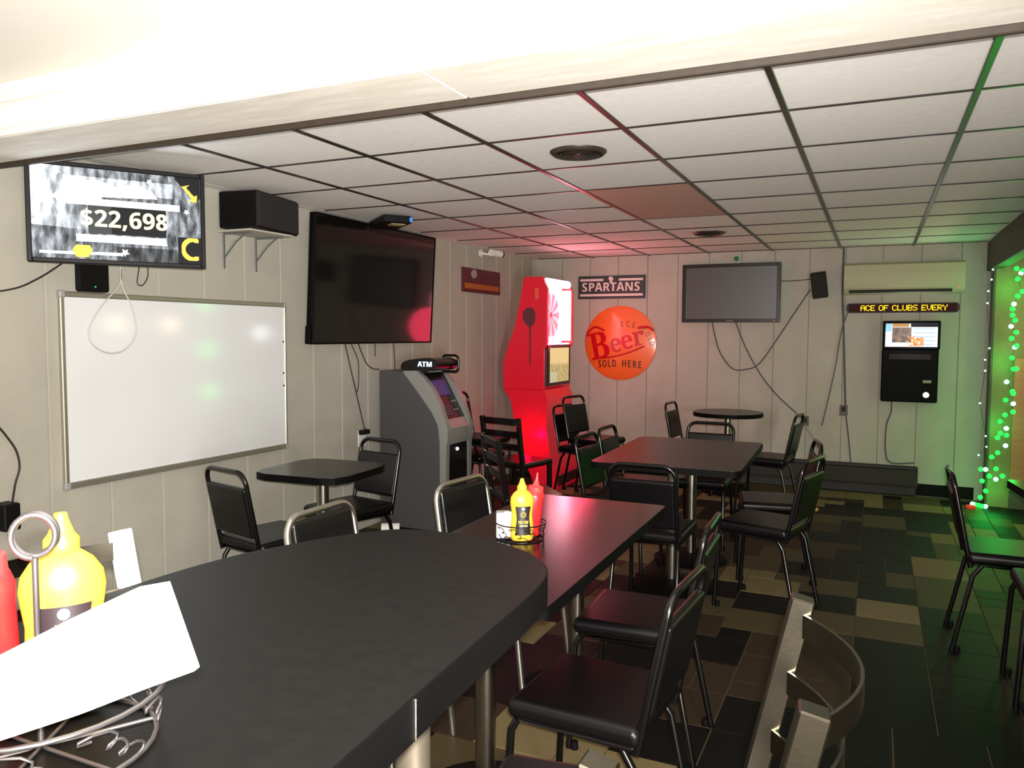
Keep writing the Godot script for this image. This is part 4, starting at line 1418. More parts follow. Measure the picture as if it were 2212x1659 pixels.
# ------------------------------------------------------------------ things on the back wall
func build_back_wall_things() -> void:
	var blk := mat("black_plastic", rgb(14, 12, 13), 0.5, 0.0, 0.3)
	var z := WB
	# team sign
	var sg := thing("team_sign", "dark wooden SPARTANS sign with white stripes above round beer sign", "sign", Vector3(-2.56, 1.963, z))
	var mb := MB.new()
	mb.box(Vector3(0, 0, 0.012), Vector3(0.735, 0.242, 0.02), 0.002)
	part("board", mb, mat("sign_green", rgb(42, 48, 50), 0.5), sg)
	var cream := mat("sign_cream", rgb(214, 200, 190), 0.5)
	for q in [[-0.215, 0.26], [0.215, 0.26], [0.0, 0.69]]:
		mb = MB.new()
		mb.box(Vector3(q[0], 0.078 if q[1] < 0.5 else -0.082, 0.0225), Vector3(q[1], 0.024, 0.002))
		part("stripe", mb, cream, sg)
	text_part("SPARTANS", 0.125, 0.003, cream, sg, Vector3(-0.005, 0.002, 0.0235), "Droid Sans", true, Vector3.ZERO, 1.05)
	mb = MB.new()
	mb.prism(PackedVector2Array([Vector2(-0.02, 0.05), Vector2(0.012, 0.05), Vector2(0.014, 0.07), Vector2(0.026, 0.075), Vector2(0.02, 0.1), Vector2(0.004, 0.112), Vector2(-0.024, 0.108), Vector2(-0.03, 0.085), Vector2(-0.012, 0.072)]), Vector3.ZERO, EX, EY, EZ, 0.022, 0.0255)
	part("helmet_emblem", mb, cream, sg)
	# round domed beer sign
	var br := thing("beer_sign", "round orange domed tin sign reading ice cold Beer sold here", "sign", Vector3(-2.457, 1.374, z))
	var R := 0.388
	var prof := []
	for i in 15:
		var r := R * i / 14.0
		prof.append(Vector2(R - r, 0.012 + 0.05 * (1.0 - pow((R - r) / R, 2.0))))
	var pr2 := [Vector2(0.0, 0.0), Vector2(R + 0.004, 0.0), Vector2(R + 0.004, 0.01)]
	pr2.append_array(prof)
	mb = MB.new()
	mb.lathe(pr2, 48)
	var om := mat("sign_orange", rgb(226, 96, 22), 0.16)
	om.clearcoat_enabled = true
	var ds := part("dome", mb, om, br)
	ds.rotation_degrees = Vector3(90, 0, 0)
	var dark := mat("sign_letter_dark", rgb(84, 44, 22), 0.4)
	var word := "SOLD HERE"
	for i in word.length():
		if word[i] == " ": continue
		var px := -0.215 + 0.0545 * i
		var py := -0.225 + 0.01 * cos((i - 4) * 0.4)
		var lt := text_part(word[i], 0.105, 0.003, dark, br, Vector3(px, py, _dome(px, py, R)), "Droid Sans", true, _dome_turn(px, py, R), 0.72, "letter")
		lt.set_meta("label", "dark printed letter")
	word = "ICE COLD"
	for i in word.length():
		if word[i] == " ": continue
		var a := deg_to_rad(108.0 - i * 12.5 - 12.0)
		var px := 0.29 * cos(a) * 1.0 + 0.06
		var py := 0.24 * sin(a) - 0.04
		var tr := _dome_turn(px, py, R)
		tr.z = a - PI / 2 + 0.15
		text_part(word[i], 0.085, 0.003, mat("sign_letter_brown", rgb(150, 66, 22), 0.4), br, Vector3(px, py, _dome(px, py, R)), "Droid Sans", true, tr, 0.8, "letter")
	var rd := mat("sign_red", rgb(186, 14, 26), 0.25)
	var wx := [-0.22, -0.035, 0.085, 0.205]
	var wy := [-0.03, -0.005, 0.03, 0.07]
	var ws := [0.4, 0.27, 0.27, 0.27]
	for i in 4:
		var px: float = wx[i]
		var py: float = wy[i]
		var tr := _dome_turn(px, py, R)
		tr.z = 0.22
		var lt := text_part("Beer"[i], ws[i], 0.006, rd, br, Vector3(px, py, _dome(px, py, R) + 0.002), "Droid Serif", true, tr, 0.9, "letter")
		lt.set_meta("label", "large red script letter")
	mb = MB.new()
	var sw := []
	for p in [Vector2(-0.37, 0.0), Vector2(-0.36, 0.1), Vector2(-0.27, 0.17), Vector2(-0.16, 0.13)]:
		sw.append(Vector3(p.x, p.y, _dome(p.x, p.y, R) + 0.002))
	mb.tube(curve(sw, 5), 0.012, 6)
	sw = []
	for p in [Vector2(-0.3, -0.17), Vector2(-0.1, -0.15), Vector2(0.1, -0.1), Vector2(0.27, -0.03)]:
		sw.append(Vector3(p.x, p.y, _dome(p.x, p.y, R) + 0.002))
	mb.tube(curve(sw, 5), 0.009, 6)
	sw = []
	for p in [Vector2(0.2, 0.16), Vector2(0.3, 0.17), Vector2(0.36, 0.13)]:
		sw.append(Vector3(p.x, p.y, _dome(p.x, p.y, R) + 0.002))
	mb.tube(curve(sw, 5), 0.014, 6)
	part("swash", mb, rd, br)
	# television on the back wall
	var tv := thing("television", "switched off grey flat television on the back wall", "television", Vector3(-1.322, 1.877, z + 0.06))
	screen_body(tv, 0.945, 0.578, 0.05, 0.034, mat("tv_bezel", rgb(26, 24, 24), 0.3), mat("screen_glass", rgb(46, 43, 38), 0.4, 0.0, 1.0))
	mb = MB.new()
	mb.ball(Vector3(0.42, -0.272, 0.01), 0.007, 8)
	part("indicator", mb, glow("red_led", Color(1.0, 0.15, 0.2), 0.8), tv)
	mb = MB.new()
	mb.box(Vector3(0, -0.272, 0.009), Vector3(0.06, 0.01, 0.002))
	part("maker_badge", mb, mat("badge_grey", rgb(110, 104, 98), 0.4), tv)
	var gl := thing("green_bulb", "tiny green bulb above the back wall television", "bulb", Vector3(-1.275, 2.215, z))
	mb = MB.new()
	mb.ball(Vector3(0, 0, 0.03), 0.024, 12)
	part("globe", mb, mat("green_glass", rgb(30, 120, 70), 0.1), gl)
	mb = MB.new()
	mb.tube([Vector3(0, 0, 0), Vector3(0, 0, 0.012)], 0.012, 10)
	part("socket", mb, blk, gl)
	# speaker
	var sp := thing("wall_speaker", "small black tilted speaker on the back wall near air conditioner", "speaker", Vector3(-0.5, 1.935, z))
	mb = MB.new()
	mb.box(Vector3(0, 0, 0.1), Vector3(0.135, 0.235, 0.12), 0.006, Basis(EZ, 0.12) * Basis(EX, 0.2))
	part("cabinet", mb, blk, sp)
	mb = MB.new()
	mb.box(Vector3(0, -0.006, 0.163), Vector3(0.12, 0.21, 0.008), 0.002, Basis(EZ, 0.12) * Basis(EX, 0.2))
	part("grille", mb, mats["speaker_cloth"], sp)
	mb = MB.new()
	mb.tube([Vector3(0, 0, 0), Vector3(0, 0, 0.05)], 0.014, 8)
	part("bracket", mb, blk, sp)
	# air conditioner
	var ac := thing("air_conditioner", "long cream wall mounted air conditioner with dark outlet slot", "air conditioner", Vector3(0.2, 1.98, z))
	mb = MB.new()
	var pf := PackedVector2Array([Vector2(0, 0.14), Vector2(0.15, 0.14), Vector2(0.185, 0.12), Vector2(0.195, 0.05), Vector2(0.19, -0.06), Vector2(0.17, -0.1), Vector2(0.12, -0.135), Vector2(0.0, -0.14)])
	mb.prism(pf, Vector3.ZERO, EZ, EY, EX, -0.485, 0.485, true)
	part("casing", mb, mat("ac_cream", rgb(168, 162, 136), 0.5, 0.0, 0.3), ac)
	mb = MB.new()
	mb.box(Vector3(-0.025, -0.112, 0.16), Vector3(0.83, 0.04, 0.02), 0.004, Basis(EX, -0.75))
	part("outlet_slot", mb, mat("slot_black", rgb(24, 20, 16), 0.6), ac)
	mb = MB.new()
	mb.box(Vector3(0, 0.045, 0.196), Vector3(0.96, 0.004, 0.004), 0.001)
	part("panel_line", mb, mat("ac_line", rgb(170, 162, 138), 0.5), ac)
	mb = MB.new()
	mb.ball(Vector3(0.44, -0.09, 0.178), 0.006, 8)
	part("indicator", mb, glow("red_dim", Color(1.0, 0.45, 0.35), 0.6), ac)
	# moving message sign
	var ld := thing("message_sign", "long moving message sign with lit yellow letters under air conditioner", "sign", Vector3(0.2, 1.716, z))
	mb = MB.new()
	mb.prism(rrect(0.92, 0.088, 0.03), Vector3.ZERO, EX, EY, EZ, 0.0, 0.055)
	part("case", mb, mat("led_case", rgb(26, 11, 11), 0.6), ld)
	var im := Image.create(230, 20, false, Image.FORMAT_RGB8)
	im.fill(Color(0.1, 0.015, 0.02))
	draw_dots(im, "ACE OF CLUBS EVERY", 26, 3)
	mb = MB.new()
	mb.quad(Vector3(-0.44, -0.036, 0.0565), Vector3(0.44, -0.036, 0.0565), Vector3(0.44, 0.036, 0.0565), Vector3(-0.44, 0.036, 0.0565), EZ)
	part("dot_display", mb, image_screen("led_dots", im, 2.2), ld)
	# jukebox
	var jb := thing("jukebox", "black wall mounted jukebox with bright touch screen above", "jukebox", Vector3(0.28, 1.227, z))
	mb = MB.new()
	mb.box(Vector3(0, -0.125, 0.05), Vector3(0.46, 0.48, 0.1), 0.01)
	part("cabinet", mb, mat("jukebox_black", rgb(7, 6, 6), 0.6, 0.0, 0.2), jb)
	mb = MB.new()
	mb.box(Vector3(0.005, 0.24, 0.055), Vector3(0.465, 0.26, 0.11), 0.008)
	part("screen_housing", mb, mats["jukebox_black"], jb)
	mb = MB.new()
	mb.quad(Vector3(-0.205, 0.135, 0.1115), Vector3(0.215, 0.135, 0.1115), Vector3(0.215, 0.345, 0.1115), Vector3(-0.205, 0.345, 0.1115), EZ)
	part("touch_screen", mb, image_screen("jukebox_screen", jukebox_image(), 1.25), jb)
	mb = MB.new()
	mb.box(Vector3(0.0, 0.045, 0.102), Vector3(0.34, 0.05, 0.008), 0.002)
	part("speaker_slot", mb, mat("slot_brown", rgb(44, 38, 36), 0.6, 0.0, 0.2), jb)
	mb = MB.new()
	mb.lathe([Vector2(0, 0), Vector2(0.026, 0), Vector2(0.024, 0.01), Vector2(0, 0.014)], 16)
	var bt := part("round_button", mb, glow("button_white", Color(0.95, 1.0, 0.92), 1.0), jb)
	bt.rotation_degrees = Vector3(90, 0, 0)
	bt.position = Vector3(0.14, -0.295, 0.1)
	mb = MB.new()
	mb.box(Vector3(0.145, -0.175, 0.102), Vector3(0.07, 0.028, 0.006), 0.002)
	part("bill_slot", mb, mat("bill_green", rgb(90, 100, 44), 0.4), jb)
	omni(jb, Vector3(0, 0.24, 0.2), Color(0.95, 0.95, 1.0), 0.08, 0.1)
	# outlets and heater
	for q in [[Vector3(-0.26, 0.756, z), "small dark wall outlet right of the mid wall cords"], [Vector3(-0.602, 0.635, z), "small dark wall outlet with cord plugged in above heater"]]:
		var ou := thing("wall_outlet", q[1], "outlet", q[0])
		mb = MB.new()
		mb.box(Vector3(0, 0, 0.005), Vector3(0.07, 0.1, 0.01), 0.002)
		part("plate", mb, mat("outlet_brown", rgb(66, 50, 42), 0.5), ou)
		mb = MB.new()
		mb.rbox(Vector3(0.0, 0.012, 0.022), Vector3(0.03, 0.04, 0.026), 0.006)
		part("plug", mb, blk, ou)
	var ht := thing("baseboard_heater", "long low grey baseboard heater with black top slot", "heater", Vector3(-0.42, 0, z))
	mb = MB.new()
	mb.prism(PackedVector2Array([Vector2(0, 0.075), Vector2(0.07, 0.075), Vector2(0.075, 0.1), Vector2(0.07, 0.235), Vector2(0, 0.235)]), Vector3.ZERO, EZ, EY, EX, -0.8, 0.8)
	part("cover", mb, mat("heater_grey", rgb(48, 44, 38), 0.6, 0.0, 0.3), ht)
	mb = MB.new()
	mb.box(Vector3(0, 0.252, 0.03), Vector3(1.6, 0.03, 0.06), 0.004)
	part("top_slot", mb, mat("slot_black", rgb(24, 20, 16), 0.6), ht)
	mb = MB.new()
	mb.box(Vector3(0, 0.04, 0.03), Vector3(1.58, 0.075, 0.05), 0.003)
	part("lower_slot", mb, mats["slot_black"], ht)
	# cords
	var dc := mat("cord_grey", rgb(64, 62, 62), 0.5)
	var y := z + 0.006
	cord("wall_cable", "grey cord sagging in a wide loop from back television to speaker", [Vector3(-1.505, 1.6, y), Vector3(-1.432, 1.318, y), Vector3(-1.301, 1.135, y), Vector3(-1.167, 1.124, y), Vector3(-1.036, 1.186, y), Vector3(-0.869, 1.437, y), Vector3(-0.706, 1.704, y), Vector3(-0.58, 1.9, y + 0.03)], 0.006, dc)
	cord("wall_cable", "grey cord slanting from back television down to outlet", [Vector3(-1.275, 1.6, y), Vector3(-1.172, 1.344, y), Vector3(-1.034, 1.095, y), Vector3(-0.899, 0.917, y), Vector3(-0.767, 0.787, y), Vector3(-0.605, 0.65, y + 0.03)], 0.006, dc)
	cord("power_strip", "pale power strip cord slanting from outlet down to heater", [Vector3(-0.6, 0.6, y), Vector3(-0.506, 0.463, y), Vector3(-0.398, 0.3, y)], 0.011, mat("cord_pale", rgb(150, 146, 132), 0.5), "power strip")
	cord("wall_cable", "grey cord joining back television and wall speaker", [Vector3(-0.85, 1.985, y), Vector3(-0.713, 1.987, y), Vector3(-0.56, 2.0, y)], 0.005, dc)
	cord("conduit", "vertical dark conduit from ceiling past air conditioner to outlet", [Vector3(-0.3, 2.28, y), Vector3(-0.3, 1.85, y), Vector3(-0.285, 1.6, y), Vector3(-0.27, 1.31, y), Vector3(-0.245, 0.79, y)], 0.009, dc, "conduit")
	cord("conduit", "thin conduit from wall outlet down to the heater", [Vector3(-0.24, 0.72, y), Vector3(-0.21, 0.5, y), Vector3(-0.184, 0.27, y)], 0.006, dc, "conduit")
	cord("wall_cable", "grey cord leaning away from message sign down the back wall", [Vector3(-0.24, 1.7, y), Vector3(-0.3, 1.5, y), Vector3(-0.341, 1.178, y), Vector3(-0.387, 0.913, y), Vector3(-0.448, 0.6, y)], 0.005, dc)
	cord("wall_cable", "dark cord hanging from jukebox to the heater end", [Vector3(0.145, 0.88, y), Vector3(0.145, 0.76, y), Vector3(0.11, 0.63, y), Vector3(0.11, 0.392, y), Vector3(0.16, 0.288, y), Vector3(0.35, 0.3, y)], 0.006, dc)

func _dome(x: float, y: float, R: float) -> float:
	return 0.0125 + 0.05 * (1.0 - (x * x + y * y) / (R * R))

func _dome_turn(x: float, y: float, R: float) -> Vector3:
	return Vector3(-atan(0.1 * y / (R * R)), atan(0.1 * x / (R * R)), 0)

const GLYPH := {
	"A": "01110100011000111111100011000110001", "C": "01110100011000010000100001000101110", "E": "11111100001000011110100001000011111",
	"O": "01110100011000110001100011000101110", "F": "11111100001000011110100001000010000", "L": "10000100001000010000100001000011111",
	"U": "10001100011000110001100011000101110", "B": "11110100011000111110100011000111110", "S": "01111100001000001110000010000111110",
	"V": "10001100011000110001100010101000100", "R": "11110100011000111110101001001010001", "Y": "10001100010101000100001000010000100"}

func draw_dots(im: Image, txt: String, x0: int, y0: int) -> void:
	var x := x0
	for ch in txt:
		if ch == " ":
			x += 7
			continue
		var g: String = GLYPH[ch]
		for r in 7:
			for c in 5:
				if g[r * 5 + c] == "1":
					for a in 2:
						for b in 2:
							im.set_pixel(x + c * 2 + a, y0 + r * 2 + b, Color(1.0, 0.82, 0.1))
		x += 11

func jukebox_image() -> Image:
	var im := Image.create(84, 42, false, Image.FORMAT_RGB8)
	var n := FastNoiseLite.new()
	n.seed = 31
	n.frequency = 0.09
	for y in 42:
		for x in 84:
			var c := Color(0.95, 0.97, 1.0)
			if x > 44 and x < 80 and y > 6 and (y % 7) == 2: c = Color(0.55, 0.72, 0.85)
			if x > 40 and y < 6: c = Color(0.1, 0.1, 0.12)
			var v := n.get_noise_2d(x, y)
			if x > 10 and x < 42 and y > 6 and y < 34: c = Color(0.4, 0.36, 0.36).lerp(Color(0.66, 0.52, 0.4), clampf(v + 0.4, 0, 1))
			if x > 34 and x < 62 and y > 22 and y < 40 and v > -0.12: c = Color(0.92, 0.5, 0.26).lerp(Color(1.0, 0.86, 0.5), clampf(v * 2.0, 0, 1))
			if x > 10 and x < 38 and y < 6: c = Color(0.75, 0.55, 0.3)
			if x < 10 and y < 14: c = Color(0.6, 0.82, 0.95)
			im.set_pixel(x, y, c)
	return im

# ------------------------------------------------------------------ right side: partition, string lights, lamps
func build_right_side() -> void:
	var pt := struct("wall_partition", "pale tan wooden partition behind the green string lights", "partition")
	var mb := MB.new()
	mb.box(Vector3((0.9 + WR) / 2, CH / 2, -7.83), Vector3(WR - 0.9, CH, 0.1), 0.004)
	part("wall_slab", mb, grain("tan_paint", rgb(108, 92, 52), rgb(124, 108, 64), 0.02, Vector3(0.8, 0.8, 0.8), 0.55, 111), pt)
	mb = MB.new()
	mb.box(Vector3(0.895, CH / 2, -7.86), Vector3(0.02, CH, 0.16), 0.003)
	part("corner_post", mb, mats["dark_wood"], pt, "dark wooden corner post")
	mb = MB.new()
	mb.box(Vector3((1.06 + WR) / 2, 0.72, -7.765), Vector3(WR - 1.06, 1.12, 0.03), 0.003)
	part("wood_panel", mb, grain("orange_wood", rgb(150, 88, 44), rgb(174, 106, 58), 0.02, Vector3(1, 1, 1), 0.4, 112, 5.0), pt, "orange brown wood panel")
	mb = MB.new()
	mb.box(Vector3((1.06 + WR) / 2, 0.08, -7.77), Vector3(WR - 1.06, 0.16, 0.02), 0.002)
	part("kick_board", mb, mats["dark_wood"], pt)
	# bright green string of lights
	var bulbs := [Vector2(1.082, 2.0), Vector2(1.035, 2.02), Vector2(1.07, 1.984), Vector2(1.049, 1.935), Vector2(1.082, 1.831), Vector2(1.051, 1.793), Vector2(1.03, 1.729), Vector2(1.022, 1.687), Vector2(1.021, 1.637), Vector2(1.042, 1.594), Vector2(1.017, 1.544), Vector2(1.055, 1.494), Vector2(1.021, 1.444), Vector2(1.06, 1.383), Vector2(1.05, 1.37), Vector2(1.031, 1.282), Vector2(1.044, 1.189), Vector2(1.067, 1.19), Vector2(1.002, 1.08), Vector2(1.044, 1.003), Vector2(1.05, 0.985), Vector2(1.001, 0.928), Vector2(1.055, 0.899), Vector2(1.054, 0.832), Vector2(0.999, 0.803), Vector2(0.968, 0.746), Vector2(1.013, 0.69), Vector2(0.971, 0.648), Vector2(0.953, 0.608), Vector2(1.018, 0.631), Vector2(1.012, 0.545), Vector2(0.957, 0.482), Vector2(0.918, 0.44), Vector2(0.952, 0.343), Vector2(0.875, 0.334), Vector2(0.841, 0.331), Vector2(0.907, 0.276), Vector2(0.854, 0.232), Vector2(0.952, 0.256), Vector2(1.001, 0.284), Vector2(0.885, 0.147), Vector2(0.846, 0.092), Vector2(0.79, 0.03), Vector2(0.81, 0.024), Vector2(0.835, 0.02), Vector2(0.859, 0.018), Vector2(0.886, 0.016)]
	var st := thing("string_lights", "bright green string lights trailing down the tan partition to floor", "string lights", Vector3(0.98, 0, -7.70))
	var wire := []
	for b in bulbs: wire.append(Vector3(b.x - 0.98, b.y, 0.0))
	mb = MB.new()
	mb.tube(wire, 0.002, 5)
	part("wire", mb, mat("wire_green", rgb(16, 50, 30), 0.5), st)
	var bm := MB.new()
	bm.ball(Vector3.ZERO, 0.02, 10)
	var ball := bm.mesh()
	var green := glow("green_glow", Color(0.1, 1.0, 0.25), 2.8)
	var mint := glow("mint_glow", Color(0.62, 1.0, 0.85), 2.4)
	for i in bulbs.size():
		var o := part_mesh("bulb", ball, mint if i % 4 == 2 else green, st)
		o.position = Vector3(bulbs[i].x - 0.98, bulbs[i].y, 0.012 * sin(i * 1.7))
	for y in [1.85, 1.25, 0.7, 0.16]:
		omni(st, Vector3(0.02 - 0.1 * (1.85 - y) / 1.7, y, 0.09), Color(0.08, 1.0, 0.36), 0.08, 0.12)
	var s2 := thing("string_lights", "faint string of tiny white lights beside the dark corner post", "string lights", Vector3(0.87, 0, -7.74))
	var b2 := [Vector2(0.873, 2.02), Vector2(0.866, 1.937), Vector2(0.846, 1.841), Vector2(0.843, 1.74), Vector2(0.871, 1.36), Vector2(0.843, 1.262), Vector2(0.847, 1.169), Vector2(0.819, 0.891), Vector2(0.871, 0.612), Vector2(0.88, 0.521), Vector2(0.825, 0.446)]
	wire = []
	for b in b2: wire.append(Vector3(b.x - 0.87, b.y, 0))
	mb = MB.new()
	mb.tube(wire, 0.002, 5)
	part("wire", mb, mats["wire_green"], s2)
	bm = MB.new()
	bm.ball(Vector3.ZERO, 0.009, 8)
	var tiny := bm.mesh()
	for b in b2:
		var o := part_mesh("bulb", tiny, glow("cool_glow", Color(0.75, 0.95, 1.0), 1.4), s2)
		o.position = Vector3(b.x - 0.87, b.y, 0)
	var pb := thing("plug_box", "small red plug box on the floor under green lights", "plug", Vector3(0.77, 0, -7.62))
	mb = MB.new()
	mb.rbox(Vector3(0, 0.016, 0), Vector3(0.07, 0.03, 0.05), 0.008)
	part("case", mb, glow("red_plug", Color(0.9, 0.16, 0.06), 0.3), pb)
	# warm hanging lamps beyond the opening, mirrored in the whiteboard
	hanging_lamp(Vector3(1.5, CH, -6.69), "warm hanging globe lamp over the side room, nearer right table")
	hanging_lamp(Vector3(1.5, CH, -7.5), "warm hanging globe lamp beside the tan partition")

func hanging_lamp(at: Vector3, label: String) -> void:
	var t := thing("hanging_lamp", label, "lamp", at, 0, "hanging globe lamps")
	var mb := MB.new()
	mb.tube([Vector3(0, 0, 0), Vector3(0, -0.55, 0)], 0.006, 6)
	part("cord", mb, mats["black_plastic"], t)
	mb = MB.new()
	mb.ball(Vector3(0, -0.71, 0), 0.1, 20)
	part("globe", mb, glow("globe_warm", Color(1.0, 0.86, 0.68), 11.0), t)
	mb = MB.new()
	mb.lathe([Vector2(0.0, -0.6), Vector2(0.06, -0.6), Vector2(0.045, -0.55), Vector2(0.0, -0.545)], 16)
	part("cap", mb, mat("brass", rgb(150, 116, 60), 0.35, 0.9), t)
	omni(t, Vector3(0, -0.71, 0), Color(1.0, 0.84, 0.64), 0.01, 0.1)

# ------------------------------------------------------------------ bottles and caddies
const BOTTLE := [Vector2(0.0, 0.0), Vector2(0.034, 0.0), Vector2(0.039, 0.004), Vector2(0.0405, 0.02), Vector2(0.04, 0.05), Vector2(0.0365, 0.078), Vector2(0.036, 0.095), Vector2(0.0395, 0.118), Vector2(0.0415, 0.133), Vector2(0.039, 0.149), Vector2(0.03, 0.163), Vector2(0.02, 0.171), Vector2(0.0155, 0.174)]

func bottle_radius(y: float) -> float:
	for i in BOTTLE.size() - 1:
		if y >= BOTTLE[i].y and y <= BOTTLE[i + 1].y and BOTTLE[i + 1].y > BOTTLE[i].y:
			return lerpf(BOTTLE[i].x, BOTTLE[i + 1].x, (y - BOTTLE[i].y) / (BOTTLE[i + 1].y - BOTTLE[i].y))
	return 0.02

func mustard(label: String, at: Vector3, turn: float, ym: Material) -> void:
	var t := thing("mustard_bottle", label, "bottle", at, turn, "yellow mustard bottles")
	var flat := 0.66
	var mb := MB.new()
	mb.lathe(BOTTLE, 28, Vector3.ZERO, 1.0, flat)
	part("bottle", mb, ym, t)
	mb = MB.new()
	mb.lathe([Vector2(0.0165, 0.172), Vector2(0.0175, 0.174), Vector2(0.0172, 0.186), Vector2(0.0125, 0.192), Vector2(0.0075, 0.206), Vector2(0.0062, 0.213), Vector2(0.0, 0.214)], 20)
	part("cap", mb, ym, t)
	# dark label wrapped round the front
	mb = MB.new()
	var rows := 14
	var cols := 12
	var base := mb.v.size()
	for i in rows + 1:
		var y := 0.022 + 0.098 * i / rows
		var r := bottle_radius(y) + 0.0006
		var half := 0.62 + 0.1 * absf(2.0 * i / rows - 1.0)
		for j in cols + 1:
			var a := PI / 2 + half * (1.0 - 2.0 * j / cols)
			mb.vert(Vector3(r * cos(a), y, r * sin(a) * flat), Vector3(cos(a), 0, sin(a) / flat).normalized())
	for i in rows:
		for j in cols:
			var o := base + i * (cols + 1) + j
			mb.face(o, o + 1, o + cols + 2); mb.face(o, o + cols + 2, o + cols + 1)
	var lb := part("label", mb, mat("label_dark", rgb(34, 22, 26), 0.4), t, "dark printed label")
	var zf := func(y: float) -> float: return bottle_radius(y) * flat + 0.0009
	# blue spot
	mb = MB.new()
	var cir := PackedVector2Array()
	for i in 14: cir.append(Vector2(cos(TAU * i / 14), sin(TAU * i / 14)) * 0.006)
	mb.prism(cir, Vector3(0.0, 0.112, zf.call(0.112) - 0.0006), EX, EY, EZ, 0, 0.001)
	part("blue_spot", mb, mat("label_blue", rgb(120, 150, 200), 0.4), lb)
	# sun with rays
	mb = MB.new()
	var sy := 0.092
	var z: float = zf.call(sy)
	var ring := []
	for i in 14: ring.append(Vector3(0.0058 * cos(TAU * i / 14), sy + 0.0058 * sin(TAU * i / 14), z))
	mb.tube(ring, 0.0011, 5, true)
	for i in 9:
		var a := TAU * i / 9 + PI / 2
		var d := Vector3(cos(a), sin(a), 0)
		var e := Vector3(-sin(a), cos(a), 0)
		mb.prism(PackedVector2Array([Vector2(0.0085, -0.0014), Vector2(0.0125, 0.0), Vector2(0.0085, 0.0014)]), Vector3(0, sy, z - 0.0003), d, e, EZ, 0, 0.0008)
	var ly := mat("label_yellow", rgb(240, 190, 70), 0.4)
	part("sun_mark", mb, ly, lb)
	text_part("YELLOW", 0.0145, 0.0006, ly, lb, Vector3(0, 0.066, zf.call(0.078) + 0.0004), "Droid Sans", true, Vector3.ZERO, 0.62)
	text_part("MUSTARD", 0.0085, 0.0006, mat("label_cream", rgb(226, 206, 150), 0.4), lb, Vector3(0.001, 0.054, zf.call(0.06) + 0.0004), "Droid Sans", true, Vector3.ZERO, 0.72)

func ketchup(label: String, at: Vector3, lean: Basis) -> void:
	var t := thing("ketchup_bottle", label, "bottle", at, 0, "red squeeze bottles")
	t.transform.basis = lean
	var rm := mat("ketchup_red", rgb(196, 40, 42), 0.35)
	var mb := MB.new()
	mb.lathe([Vector2(0, 0), Vector2(0.03, 0), Vector2(0.033, 0.004), Vector2(0.0325, 0.12), Vector2(0.034, 0.14), Vector2(0.03, 0.152), Vector2(0.026, 0.155)], 20)
	part("bottle", mb, rm, t)
	mb = MB.new()
	mb.lathe([Vector2(0.0275, 0.152), Vector2(0.0285, 0.155), Vector2(0.0275, 0.172), Vector2(0.012, 0.178), Vector2(0.005, 0.2), Vector2(0.0025, 0.222), Vector2(0.0, 0.223)], 20)
	part("nozzle_cap", mb, mat("ketchup_cap", rgb(208, 60, 60), 0.4), t)

func wire_caddy(label: String, at: Vector3, r: float, m: Material, wr: float, stem: float) -> Node3D:
	var t := thing("condiment_caddy", label, "caddy", at, 0, "wire condiment caddies")
	var mb := MB.new()
	var ringp := func(rad: float, y: float) -> Array:
		var o := []
		for i in 32: o.append(Vector3(rad * cos(TAU * i / 32), y, rad * sin(TAU * i / 32)))
		return o
	mb.tube(ringp.call(r, 0.058), wr, 7, true)
	part("upper_ring", mb, m, t)
	mb = MB.new()
	mb.tube(ringp.call(r * 0.9, wr), wr, 7, true)
	for k in 3:
		var a := PI * k / 3
		mb.tube([Vector3(cos(a), 0, sin(a)) * r * 0.9 + UP * wr, Vector3(-cos(a), 0, -sin(a)) * r * 0.9 + UP * wr], wr * 0.8, 6)
	part("base_ring", mb, m, t)
	# scrolled wire between the rings
	var n := 10
	for k in n:
		var a := TAU * k / n
		var pts := []
		for i in 22:
			var u := i / 21.0
			var q := lerpf(-1.5, 1.5, u) * PI
			var sr := 0.016 * absf(u - 0.5) * 2.0 + 0.004
			var da := (0.24 * (u - 0.5) * 2.0) + sr / r * sin(q * 2.0)
			var y := 0.03 + 0.021 * (u - 0.5) * 2.0 + 0.006 * cos(q * 2.0)
			var rad := r * (0.9 + 0.1 * y / 0.058)
			pts.append(Vector3(rad * cos(a + da), y, rad * sin(a + da)))
		mb = MB.new()
		mb.tube(pts, wr * 0.62, 5)
		part("scroll", mb, m, t)
	if stem > 0.0:
		mb = MB.new()
		mb.tube([Vector3(0, wr, 0), Vector3(0, stem - 0.045, 0)], wr * 1.15, 8)
		part("stem", mb, m, t)
		# double looped handle
		mb = MB.new()
		var pts := []
		for i in 49:
			var a := -PI / 2 + TAU * 2.0 * i / 48
			pts.append(Vector3(0.0185 * cos(a), stem - 0.0225 + 0.0205 * sin(a), -0.008 + 0.016 * i / 48.0))
		mb.tube(pts, wr * 1.15, 7)
		var h := part("ring_handle", mb, m, t)
		h.rotation.y = 0.75
	return t

